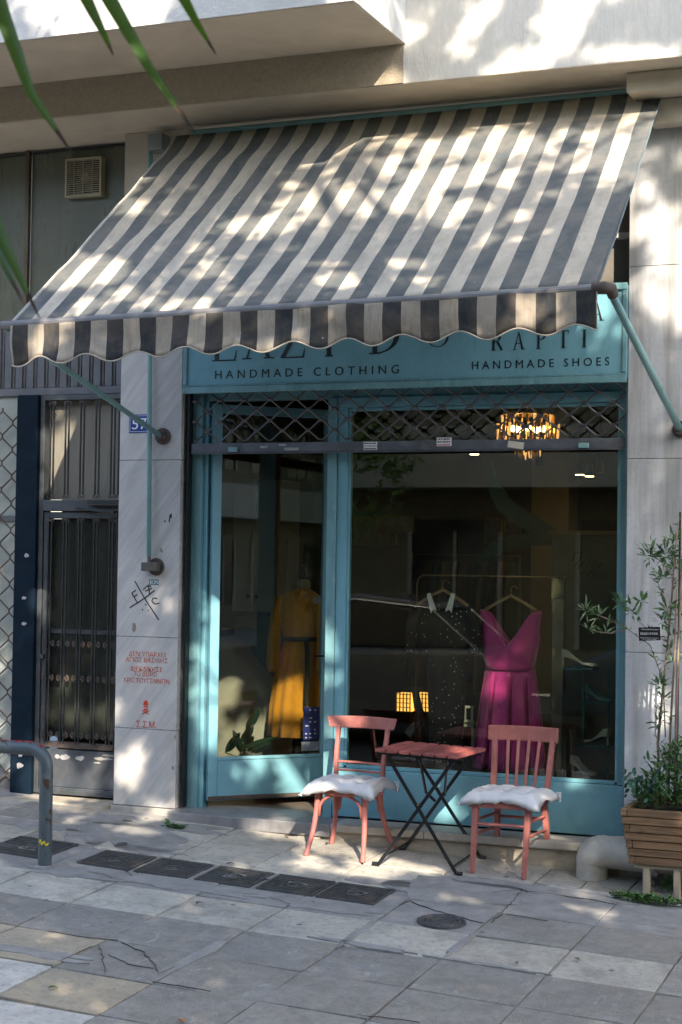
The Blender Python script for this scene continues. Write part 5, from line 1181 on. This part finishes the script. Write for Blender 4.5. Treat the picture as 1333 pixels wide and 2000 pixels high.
# ---------------------------------------------------------------- pipe elbow
pe = T('drain_pipe_elbow', 'fat white painted pipe elbow standing beside the planter', 'pipe', (1.62, -.17, GZ(1.62, -.17)))
bx_, by_ = 1.66, -.22; r0 = .13; pts = [(bx_, by_, GZ(bx_, by_)-.02), (bx_, by_, -.0)]
cz = .0; R1 = .092
for k in range(0, 9): a = PI/2*k/8; pts.append((bx_+R1-R1*math.cos(a), by_+.0, cz+R1*math.sin(a)*.75))
pts += [(bx_+.22, by_, cz+R1*.75), (bx_+.7, by_+.0, cz+R1*.74)]
bm = B(); tube(bm, pts, [.088]*2+[.09+.012*math.sin(PI*k/8) for k in range(9)]+[.096, .096], 24); obj('elbow', bm, pipem, pe, smooth='auto')
bm = B(); tube(bm, [(bx_+.33, by_, cz+R1*.75), (bx_+.37, by_, cz+R1*.75)], .112, 24); obj('collar', bm, pipem, pe)

# ---------------------------------------------------------------- planter
pz0, pz1 = .13, .415; 
pxl = AT(1212, 1580, -.62)[0]
plt = T('wooden_planter', 'slatted pine planter box on pale legs at the right edge', 'planter', (2.25, -.42, GZ(2.25, -.42)))
n = 7; yf = -.62; zt_ = AT(1230, 1580, yf)[1]; zb_ = AT(1230, 1690, yf)[1]; hh = (zt_-zb_)/n
xr = 2.75; tap = .045
for k in range(n):
    z1_ = zt_-k*hh; z0_ = z1_-hh+.004; ins = tap*k/n; ext_ = .03 if k % 2 == 0 else 0
    for (ax, ay, bx2, by2, ax_) in (((pxl+ins)+(ext_), yf+ins, xr-ins, yf+ins+.035, 'f'), ((pxl+ins), yf+ins+.001+(0 if k % 2 == 0 else .036), pxl+ins+.035, .0-ins, 's')):
        if k % 2 == 0 and ax_ == 'f': ax = pxl+ins+.037
        bm = B(); j = random.uniform(-.002, .002); box(bm, ax, bx2, ay+j, by2+j, z0_, z1_); obj('slat', bm, wood, plt, bev=.003)
    bm = B(); box(bm, pxl+ins+.04, xr-ins, -.035-ins, -.002-ins, z0_, z1_); obj('slat', bm, wood, plt)
bm = B(); box(bm, pxl+tap+.02, xr-tap, yf+tap-.0+.02, -tap-.04, zb_-.02, zb_); obj('base_board', bm, wood_w, plt)
bm = B(); box(bm, pxl+.07, xr-.04, yf+.07, -.07, zt_-.07, zt_-.035); obj('soil', bm, soil, plt)
for x in (AT(1262, 1720, yf+.06)[0], AT(1322, 1720, yf+.06)[0], 2.62):
    for y in (yf+.08, -.12):
        bm = B(); box(bm, x-.018, x+.018, y-.018, y+.018, GZ(x, y)-.005, zb_-.021); obj('leg', bm, wood_w, plt, bev=.003)
# stones under planter
stn = M('loose_stone', (.25, .23, .2), .9, .3, 12, .4)
for k in range(9):
    x, y = 1.98+k*.06+random.uniform(-.02, .02), -.3+random.uniform(-.08, .12); bm = B(); bmesh.ops.create_icosphere(bm, subdivisions=2, radius=random.uniform(.02, .04))
    for v in bm.verts: v.co *= 1+.3*noise.noise(v.co*30+Vector((k, 0, 0))); v.co.z *= .6
    bmesh.ops.translate(bm, verts=bm.verts, vec=(x, y, GZ(x, y)+.015)); tag(obj('loose_stone', bm, stn, smooth=True), 'small rough stone lying under the wooden planter', 'stone', 'stones under the planter')

# leaves ---------------------------------------------------------------
def leafmesh(name, L, w_, mat):
    bm = B(); bigleaf(bm, (0, 0, 0), (L, 0, 0), w_, Vector((0, 0, 1)), 5, .18, L*.08); bmesh.ops.recalc_face_normals(bm, faces=bm.faces)
    me = bpy.data.meshes.new(name); bm.to_mesh(me); bm.free(); me.materials.append(mat)
    for p in me.polygons: p.use_smooth = True
    return me
LM = [leafmesh('leaf', .062, .014, leaf_g), leafmesh('leaf', .05, .012, leaf_g), leafmesh('leaf', .055, .012, leaf_p)]
def put_leaf(me, p, d, par, s=1.0, roll=0):
    d = Vector(d).normalized(); q = d.to_track_quat('X', 'Z'); m_ = Matrix.Translation(p) @ q.to_matrix().to_4x4() @ Matrix.Rotation(roll, 4, 'X') @ Matrix.Diagonal((s, s, s, 1))
    o = bpy.data.objects.new('leaf', me); C.objects.link(o); o.parent = par; o.matrix_parent_inverse = ROOTINV[par.name]; o.matrix_basis = m_; return o
sh = T('oleander_shrub', 'tall thin stemmed green shrub growing from the wooden planter', 'shrub', (2.12, -.35, .35))
ys = -.36; rl_ = random.Random(11)
stems = [[(1290, 1575), (1285, 1450), (1300, 1300), (1312, 1180), (1318, 1090), (1325, 1020)], [(1305, 1575), (1310, 1420), (1318, 1280), (1322, 1150)], [(1318, 1575), (1322, 1350), (1330, 1150), (1340, 980)],
         [(1300, 1440), (1296, 1330), (1270, 1260), (1225, 1228), (1187, 1209)], [(1312, 1280), (1305, 1255), (1280, 1240), (1245, 1212)], [(1308, 1220), (1300, 1170), (1290, 1150), (1275, 1110)], [(1187, 1209), (1165, 1200), (1150, 1195)], [(1225, 1228), (1195, 1237), (1155, 1232)],
         [(1322, 1140), (1310, 1120), (1290, 1095), (1270, 1085)], [(1310, 1240), (1300, 1215), (1295, 1200)], [(1285, 1470), (1292, 1400), (1296, 1345)], [(1300, 1500), (1280, 1430), (1283, 1380)]]
for i, s in enumerate(stems):
    bm = B(); q = [P3(a, b_, ys+.03*math.sin(i*2.1+k)) for k, (a, b_) in enumerate(s)]; thick = .009 if i < 3 else .004
    tube(bm, q, [thick*(1-.55*k/(len(q)-1)) for k in range(len(q))], 6); obj('stem', bm, bark, sh, smooth=True)
bm = B(); tube(bm, [P3(1322, 1575, ys+.05), P3(1329, 1000, ys+.05)], .006, 8); obj('support_cane', bm, M('dark_cane', (.05, .025, .02), .6), sh)
clusters = [((1145, 1192), 26, .055, 2), ((1170, 1205), 16, .05, 2), ((1212, 1180), 20, .06, 0), ((1235, 1195), 26, .06, 0), ((1253, 1175), 20, .055, 1), ((1150, 1230), 10, .06, 2), ((1185, 1235), 6, .05, 2), ((1272, 1085), 44, .1, 0), ((1300, 1085), 46, .1, 0), ((1318, 1110), 26, .08, 1), ((1320, 1060), 20, .08, 0), ((1298, 1130), 20, .06, 0), ((1302, 1190), 20, .055, 0), ((1295, 1215), 24, .055, 1),
            ((1290, 1340), 22, .055, 0), ((1296, 1365), 14, .05, 0), ((1285, 1410), 14, .05, 1), ((1310, 1270), 8, .05, 0), ((1325, 1190), 14, .06, 0), ((1325, 1240), 10, .06, 1), ((1312, 1480), 20, .09, 0)]
nl = 0
for s in stems:
    q = [P3(a, b_, ys) for a, b_ in s]
    for a, b_ in zip(q[1:-1], q[2:]):
        for k in range(11):
            p = a.lerp(b_, rl_.random())+Vector((rl_.uniform(-.01, .01), rl_.uniform(-.01, .01), 0)); put_leaf(LM[rl_.choice((0, 0, 1, 2))], p, (rl_.uniform(-1, 1), rl_.uniform(-1, .5), rl_.uniform(-.2, .8)), sh, rl_.uniform(.5, .95), rl_.uniform(-1, 1))
for (c_, cnt, spread, kind) in clusters:
    base = P3(*c_, ys)
    for k in range(int(cnt*1.05)):
        a = rl_.uniform(0, 2*PI); u = Vector((math.cos(a)*rl_.uniform(.3, 1), rl_.uniform(-.7, .7), math.sin(a)*rl_.uniform(.2, 1)+.25)); p = base+u*spread*rl_.uniform(.1, .75)
        put_leaf(LM[kind], p, u+Vector((0, 0, .2)), sh, rl_.uniform(.6, 1.15), rl_.uniform(-1, 1)); nl += 1
# low bushy growth in the planter: a separate plant mass
lg = T('planter_bush', 'dense low green bush filling the wooden planter', 'bush', (2.15, -.38, .38))
fol = B()
for k in range(1900):
    a = rl_.uniform(0, 2*PI); t = rl_.random()**.6
    x = 2.22+(rl_.random()-.42)*.62; hmax = .30+.1*math.sin(x*9)-max(0, 2.06-x)*1.4; z = .37+rl_.random()**1.1*max(.05, hmax); y = ys+rl_.uniform(-.16, .16)
    d = Vector((rl_.uniform(-1, 1), rl_.uniform(-1, .4), rl_.uniform(-.3, 1))).normalized(); L_ = rl_.uniform(.03, .065); bigleaf(fol, (x, y, z), Vector((x, y, z))+d*L_, L_*.3, Vector((0, 0, 1)) if abs(d.z) < .95 else Vector((1, 0, 0)), 3, .2)
o = obj('foliage', fol, M('bush_leaf', (.085, .19, .055), .5, .35, 14, .05), lg, smooth=True); o['kind'] = 'stuff'
for k in range(90):
    x = 2.0+rl_.random()*.4; z = .42+rl_.random()*.3-max(0, 2.1-x)*.8; p = Vector((x, ys-.16+rl_.uniform(-.03, .06), z)); put_leaf(LM[rl_.choice((0, 1))], p, (rl_.uniform(-1, 1), -.5, rl_.uniform(-.2, 1)), lg, rl_.uniform(.8, 1.3), rl_.uniform(-1, 1))
# round-leaf plant at the planter's corner
rp_ = T('round_leaf_plant', 'blue green round leaved plant at the left corner of the planter', 'plant', (1.99, -.45, .38))
bm = B()
for k in range(12): a = rl_.uniform(-.5, 1); tube(bm, [(2.02, -.45, .37), (1.97+rl_.uniform(-.04, .1), -.47, .45), (1.94+rl_.uniform(-.05, .16), -.48+rl_.uniform(-.05, .05), .50+rl_.uniform(-.04, .05))], .002, 4)
obj('stem', bm, leaf_b, rp_)
rm = B(); L = [rm.verts.new((.014*math.cos(2*PI*k/9)*(1 if k else .6), .014*math.sin(2*PI*k/9), .002*(k % 2))) for k in range(9)]; cc = rm.verts.new((0, 0, -.003))
for k in range(9): rm.faces.new((cc, L[k], L[(k+1) % 9]))
rme = bpy.data.meshes.new('round_leaf'); rm.to_mesh(rme); rm.free(); rme.materials.append(leaf_b)
for k in range(60):
    p = Vector((1.95+rl_.gauss(.02, .045), -.48+rl_.uniform(-.06, .05), .49+rl_.gauss(0, .035))); put_leaf(rme, p, (rl_.uniform(-1, 1), rl_.uniform(-1, 0), rl_.uniform(-.3, .3)), rp_, rl_.uniform(.8, 1.4), rl_.uniform(.6, 1.6))
# tag on shrub
tg = T('plant_tag', 'small black printed tag hanging in the shrub', 'tag', P3(1269, 1238, ys-.03))
c_ = P3(1269, 1238, ys-.03); bm = B()
ca, sa = math.cos(.06), math.sin(.06)
prism(bm, [(c_.x+a*ca-b_*sa, c_.z+a*sa+b_*ca) for a, b_ in ((-.06, -.037), (.06, -.037), (.06, .037), (-.06, .037))], c_.y-.001, c_.y+.001); obj('card', bm, blackm, tg)
bm = B()
for r_, (a0, a1, h) in enumerate(((-.045, .05, .006), (-.05, -.005, .014), (.0, .045, .012), (-.05, .052, .004), (-.04, .04, .004))):
    zz = (.024, .0, .002, -.022, -.030)[r_]; x = a0
    while x < a1: l = rl_.uniform(.004, .012); box(bm, c_.x+x, c_.x+min(x+l, a1), c_.y-.002, c_.y-.0012, c_.z+zz-h/2, c_.z+zz+h/2); x += l+.003
obj('tag_print', bm, torn, tg)

# weeds ---------------------------------------------------------------
def weed(name, label, cx, cy, rx_, ry_, nleaf, L, hh, mat, up=.6):
    bm = B(); 
    for k in range(nleaf):
        a = rl_.uniform(0, 2*PI); r_ = math.sqrt(rl_.random()); x, y = cx+rx_*r_*math.cos(a), min(-.14, cy+ry_*r_*math.sin(a)); z = GZ(x, y)+.004+rl_.random()*hh
        d = Vector((rl_.uniform(-1, 1), rl_.uniform(-1, 1), rl_.uniform(0, up))).normalized(); l = L*rl_.uniform(.5, 1.2); bigleaf(bm, (x, y, z), Vector((x, y, z))+d*l, l*.4, nseg=3)
    o = tag(obj(name, bm, mat, smooth=True), label, 'weeds'); o['kind'] = 'stuff'
wg = M('weed_green', (.07, .17, .035), .6, .35, 20, .05)
q = GP(1262, 1765); weed('weed_patch', 'low green weeds growing along the crack below the planter', q.x, q.y+.02, .2, .045, 420, .035, .03, wg)
q = GP(1308, 1745); weed('weed_patch', 'small weed tuft at the foot of the planter leg', q.x, q.y+.03, .05, .04, 120, .035, .06, wg)
q = GP(340, 1618); weed('weed_patch', 'flat broad leaf weed at the left end of the shop step', q.x, q.y+.02, .075, .03, 34, .06, .006, M('weed_dark', (.05, .13, .04), .6, .3, 20, .05), .15)
x, z = AT(12, 1538, .05); weed('weed_patch', 'single green weed in the corner at the far left', x, -.15, .02, .01, 10, .06, .05, wg, 1.2)

# ---------------------------------------------------------------- foreground yucca leaves
yl = M('yucca_leaf', (.022, .07, .009), .4, .3, 6, .05, hook=None)
_m = yl.node_tree; _t = _m.nodes.new('ShaderNodeBsdfTranslucent'); _t.inputs[0].default_value = (.03, .065, .006, 1); _a = _m.nodes.new('ShaderNodeAddShader')
_m.links.new(_m.nodes['Principled BSDF'].outputs[0], _a.inputs[0]); _m.links.new(_t.outputs[0], _a.inputs[1]); _m.links.new(_a.outputs[0], _m.nodes['Material Output'].inputs[0])
yt = M('dry_leaf_tip', (.12, .08, .065), .8, .2, 20, .05)
def RAYP(px, py, t):
    d = (fw+R_*((px-W/2)/F)-U_*((py-H/2)/F)); return CAM+d*t
head = RAYP(-140, -420, 3.1)
yu = T('yucca_tree', 'yucca with long pointed green leaves hanging in at the upper left', 'plant', (head.x-.05, head.y, -.62))
bm = B(); tube(bm, [(head.x-.05, head.y, -.62), (head.x-.04, head.y, .8), head], [.09, .07, .06], 12); obj('trunk', bm, bark, yu, smooth=True)
def blade(pts, w_, tipn=2):
    """pts: list of (px,py,dist)"""
    P = [RAYP(*p) for p in pts]; Q = []
    for a, b_ in zip(P[:-1], P[1:]):
        for k in range(5): Q.append(a.lerp(b_, k/5))
    Q.append(P[-1]); n = len(Q); bm = B(); bt = B(); L = []
    for i, c in enumerate(Q):
        t = i/(n-1); d = (Q[min(i+1, n-1)]-Q[max(i-1, 0)]).normalized(); s = d.cross(fw).normalized(); wv = w_*(min(1, .55+t*1.5) if t < .3 else 1)*(1-max(0, (t-.45)/.55)**1.3)+.002
        L.append((c-s*wv/2-fw*wv*.18, c, c+s*wv/2-fw*wv*.18))
    cut = int(n*.9)
    for b_m, rng in ((bm, range(0, cut)), (bt, range(cut, n-1))):
        for i in rng:
            vs_ = [[b_m.verts.new(p) for p in L[k]] for k in (i, i+1)]
            for q in (0, 1): b_m.faces.new((vs_[0][q], vs_[0][q+1], vs_[1][q+1], vs_[1][q]))
        bmesh.ops.remove_doubles(b_m, verts=b_m.verts, dist=1e-5)
    o = obj('leaf', bm, yl, yu, smooth=True); obj('dry_tip', bt, yt, o, smooth=True)
blade([(-140, -420, 3.1), (-40, -120, 3.05), (10, 40, 3.0), (60, 180, 2.95), (143, 302, 2.9)], .027)
blade([(-140, -420, 3.1), (60, -220, 3.1), (170, 0, 3.05), (200, 60, 3.0), (222, 108, 3.0)], .021)
blade([(-140, -420, 3.1), (80, -230, 3.1), (215, 0, 3.0), (290, 130, 2.95), (382, 260, 2.9)], .026)
blade([(-140, -420, 3.1), (200, -260, 3.1), (355, -10, 3.0), (385, 45, 3.0), (422, 106, 3.0)], .019)
blade([(-140, -420, 3.1), (-150, 100, 3.0), (-30, 380, 2.9), (20, 500, 2.85), (78, 622, 2.8)], .027)
blade([(-140, -420, 3.1), (-160, 200, 3.0), (-60, 430, 2.9), (-5, 490, 2.85), (45, 590, 2.8)], .022)

# ---------------------------------------------------------------- street behind the camera (seen as reflections, casts the dapple)
tr = T('street_tree', 'leafy street tree on the kerb shading the shop front', 'tree', (5.4, -6.0, -.5))
bm = B(); tube(bm, [(5.4, -6.0, -.62), (5.35, -6.1, 1.5), (5.1, -6.6, 3.6), (4.7, -7.2, 5.6), (4.3, -7.4, 7.5), (4.2, -7.5, 9.0)], [.2, .17, .15, .12, .08, .04], 12)
for k in range(14):
    a = rl_.uniform(0, 2*PI); z = rl_.uniform(4, 8); b_ = Vector((4.9-.1*(z-4), -6.9-.1*(z-4), z)); e = b_+Vector((math.cos(a)*rl_.uniform(1, 2.2), math.sin(a)*rl_.uniform(.4, 1.2), rl_.uniform(.3, 1.4)))
    tube(bm, [b_, b_.lerp(e, .5)+Vector((0, 0, .15)), e], [.05, .03, .012], 6)
obj('trunk', bm, bark, tr, smooth=True)
fv, ff = [], []; rt_ = random.Random(21); cnt = 0
def density(u, v):
    """shade wanted where the sun ray through facade point (u, v) passes"""
    c = noise.noise(Vector((u*1.1, v*1.1, 3.3)))*.75+noise.noise(Vector((u*3.3, v*3.3, 7.7)))*.65+noise.noise(Vector((u*8, v*8, 1.7)))*.6
    if v > 3.9: th = .0
    elif v > 1.6: th = -.07
    elif v > .75: th = -.32
    elif v > -.9: th = -.27
    else: th = -.8
    if u < -.95 and v < 1.6: th = -.42
    if u > .9 and v < 3.0 and v > -.7: th = -.5
    if u > 1.3 and v > 3.2 and v < 4.3: th = .05
    for gu, gv, ru, rv in GAPS:
        q = ((u-gu)/ru)**2+((v-gv)/rv)**2
        if q < 1: c -= 1.1*(1-q)
    return c > th
GAPS = [(-.17, 1.25, .32, .3), (1.1, 1.28, .16, .22), (-1.38, .45, .12, .16), (-1.2, 1.42, .12, .07), (-.1, -.2, .3, .2), (.35, -.42, .3, .16), (-.45, -.1, .25, .14), (0, -.6, .3, .12), (-.1, 2.15, .5, .25), (-1.9, 2.45, .4, .3), (-.75, 2.9, .3, .2), (.9, 3.9, .25, .2), (.6, 2.5, .3, .12),
        (-.1, .55, .3, .3), (.75, .35, .16, .2), (1.55, .5, .12, .16), (2.0, .9, .12, .2), (-1.5, -.35, .3, .1), (-.9, .9, .2, .4), (-2.1, 1.6, .2, .3), (-2.0, .1, .15, .3), (.5, -.85, .25, .08), (2.1, 3.5, .2, .2), (2.2, 2.2, .1, .12), (1.7, -.9, .3, .06)]
for k in range(300000):
    u, v = rt_.uniform(-4.2, 3.4), rt_.uniform(-5.0, 6.2)
    if not density(u, v): continue
    tmin = max((5.6)/.729, (4.1-v)/.526); t = tmin+rt_.random()*3.2
    p = Vector((u, 0, v))+SUN*t
    if p.y > -5.4 or p.z < 3.9: continue
    d = Vector((rt_.gauss(0, 1), rt_.gauss(0, 1), rt_.gauss(-.3, .7))).normalized(); s = d.cross(Vector((rt_.gauss(0, 1), rt_.gauss(0, 1), rt_.gauss(0, 1)))).normalized()
    L_ = rt_.uniform(.06, .12); w_ = L_*.48; b0 = len(fv)
    fv += [p, p+d*L_*.5+s*w_/2, p+d*L_, p+d*L_*.5-s*w_/2]; ff.append((b0, b0+1, b0+2, b0+3)); cnt += 1
me = bpy.data.meshes.new('crown'); me.from_pydata([tuple(v) for v in fv], [], ff); me.materials.append(M('street_tree_leaf', (.09, .13, .05), .5, .3, 3, 0))
_m = MATS['street_tree_leaf'].node_tree; _t = _m.nodes.new('ShaderNodeBsdfTranslucent'); _t.inputs[0].default_value = (.2, .24, .08, 1); _a = _m.nodes.new('ShaderNodeAddShader')
_m.links.new(_m.nodes['Principled BSDF'].outputs[0], _a.inputs[0]); _m.links.new(_t.outputs[0], _a.inputs[1]); _m.links.new(_a.outputs[0], _m.nodes['Material Output'].inputs[0]); o = bpy.data.objects.new('crown', me); C.objects.link(o)
o.parent = tr; o.matrix_parent_inverse = ROOTINV[tr.name]; o['kind'] = 'stuff'

kb = T('kerbside_bush', 'tall kerbside bush out on the street, mirrored in the door glass', 'bush', (9.0, -5.6, -.5))
bm = B()
for k in range(3500):
    a, b_ = rl_.uniform(0, 2*PI), rl_.uniform(-1, 1); q = math.sqrt(1-b_*b_)*rl_.random()**.3; p = Vector((9.0+1.0*q*math.cos(a)*(1+.3*math.sin(b_*5)), -5.7+.5*q*math.sin(a), 1.7+2.1*b_))
    d = Vector((rl_.uniform(-1, 1), rl_.uniform(-1, 1), rl_.uniform(-.6, 1))).normalized(); L_ = rl_.uniform(.08, .16); s = d.orthogonal().normalized()*L_*.2; v = [bm.verts.new(x) for x in (p, p+d*L_*.5+s, p+d*L_, p+d*L_*.5-s)]; bm.faces.new(v)
o = obj('foliage', bm, leaf_g, kb); o['kind'] = 'stuff'
bm = B(); tube(bm, [(9, -5.7, -.62), (9, -5.7, 2)], .05, 6); obj('trunk', bm, bark, kb)
ob = T('opposite_building', 'olive apartment block across the street, seen mirrored in the shop glass', 'building', (-6, -17, -.45))
def opart(name, x0, x1, y0, y1, z0, z1, mat): bm = B(); box(bm, x0, x1, y0, y1, z0, z1); return obj(name, bm, mat, ob)
ow = M('opposite_wall', (.22, .19, .13), .85, .15, 1, .1); obm = M('opposite_band', (.45, .43, .38), .8, .1, 2, .05)
opart('facade', -30, 75, -19, -17, -.45, 9.0, ow); opart('balcony_band', -24, 70, -16.99, -16.0, 2.9, 3.9, obm); opart('balcony_band', -24, 70, -16.99, -16.0, 6.1, 7.0, obm)
wdm = M('opposite_window_glass', (.02, .025, .025), .1)
for r_, z in enumerate((.3, 4.4, 7.4)):
    for k in range(33):
        x = -26+k*2.9; wn = opart('window', x, x+1.5, -16.99, -16.95, z, z+(1.9 if z > 1 else 2.1), wdm)
        bm = B(); box(bm, x+.72, x+.78, -16.949, -16.92, z, z+1.9); box(bm, x-.08, x-.005, -16.99, -16.9, z, z+1.9); box(bm, x+1.505, x+1.58, -16.99, -16.9, z, z+1.9); obj('window_frame', bm, obm, wn)
for fx, fy, fl in ((-6.6, -14.2, 'bushy tree on the far kerb mirrored at the left of the glass'), (.2, -14.4, 'bushy tree on the far kerb mirrored at the right of the glass')):
    ft = T('far_kerb_tree', fl, 'tree', (fx, fy, -.45)); bm = B(); tube(bm, [(fx, fy, -.5), (fx+.1, fy, 2.2), (fx-.1, fy, 4.5)], [.14, .11, .06], 8); obj('trunk', bm, bark, ft)
    bm = B()
    for k in range(4200):
        a, b_ = rl_.uniform(0, 2*PI), rl_.uniform(-1, 1); q = math.sqrt(1-b_*b_)*rl_.random()**.35; p = Vector((fx+1.9*q*math.cos(a), fy+1.0*q*math.sin(a), 3.1+1.6*b_))
        if noise.noise(p*1.3) < -.05: continue
        d = Vector((rl_.uniform(-1, 1), rl_.uniform(-1, 1), rl_.uniform(-.6, 1))).normalized(); L_ = rl_.uniform(.12, .26); s = d.orthogonal().normalized()*L_*.25; v = [bm.verts.new(x) for x in (p, p+d*L_*.5+s, p+d*L_, p+d*L_*.5-s)]; bm.faces.new(v)
    o = obj('foliage', bm, MATS['street_tree_leaf'], ft); o['kind'] = 'stuff'
def car(x, y, label, mat, zb=-.62, s=1, hgt=1.0):
    c = T('parked_car', label, 'car', (x, y, zb), 'cars parked across the street')
    prof = [(-2.2, .3), (-2.22, .65), (-2.0, .85), (-1.35, .95), (-.75, 1.42), (.3, 1.5), (1.3, 1.42), (1.95, 1.0), (2.15, .85), (2.18, .3)]
    prof = [(a, b_*hgt*1.12) for a, b_ in prof]
    def body(bm, pr_, y0, y1): prism(bm, [(x+a*s, zb+b_) for a, b_ in pr_], y0, y1)
    bm = B(); low = [p for p in prof if p[1] <= 1.12*hgt]; body(bm, [(-2.2, .3), (-2.22, .73), (-2.0, .95), (-1.35, 1.06*hgt), (1.95, 1.12*hgt), (2.15, .95), (2.18, .3)], y-.85, y+.85); obj('body', bm, mat, c, bev=.08)
    bm = B(); body(bm, [(-1.3, 1.05*hgt), (-.72, 1.54*hgt), (.3, 1.62*hgt), (1.3, 1.54*hgt), (1.9, 1.1*hgt)], y-.74, y+.74); obj('cabin_glass', bm, wdm, c, bev=.05)
    for sy in (-1, 1):
        bm = B(); tube(bm, [(x+a*s, y+sy*.745, zb+b_) for a, b_ in [(-1.28, 1.08*hgt), (-.72, 1.55*hgt), (.3, 1.63*hgt), (1.28, 1.55*hgt), (1.86, 1.12*hgt)]], .014, 6); obj('window_trim', bm, M('chrome_trim', (.7, .7, .7), .2, .05, 3, 0, metal=.9), c)
    bm = B(); body(bm, [(-.78, 1.54*hgt), (-.7, 1.6*hgt), (.3, 1.69*hgt), (1.28, 1.6*hgt), (1.36, 1.54*hgt)], y-.72, y+.72); obj('roof', bm, mat, c, bev=.03)
    for a in (-1.4, 1.4):
        for yy in (-.78, .62):
            bm = B(); lathe(bm, [(0, 0), (.24, 0), (.33, .03), (.33, .14), (.24, .17), (0, .17)], (x+a, y+yy, zb+.33), 18, 'y'); wh = obj('wheel', bm, blackm, c); bm = B(); lathe(bm, [(0, -.01), (.19, -.01), (.2, .18), (0, .18)], (x+a, y+yy, zb+.33), 12, 'y'); obj('rim', bm, lattice_m, wh)
car(-4.2, -10.6, 'grey hatchback mirrored in the left of the shop window', M('white_car_paint', (.13, .13, .13), .25, .05, 3, 0, coat=.5), hgt=1.12)
car(.3, -12.6, 'dark blue car mirrored in the right of the shop window', M('blue_car_paint', (.03, .06, .1), .25, .05, 3, 0, coat=.5), hgt=1.15)
car(-9.4, -10.6, 'silver car parked further along the far kerb', M('silver_car_paint', (.4, .4, .4), .3, .05, 3, 0, metal=.4), hgt=1.1)
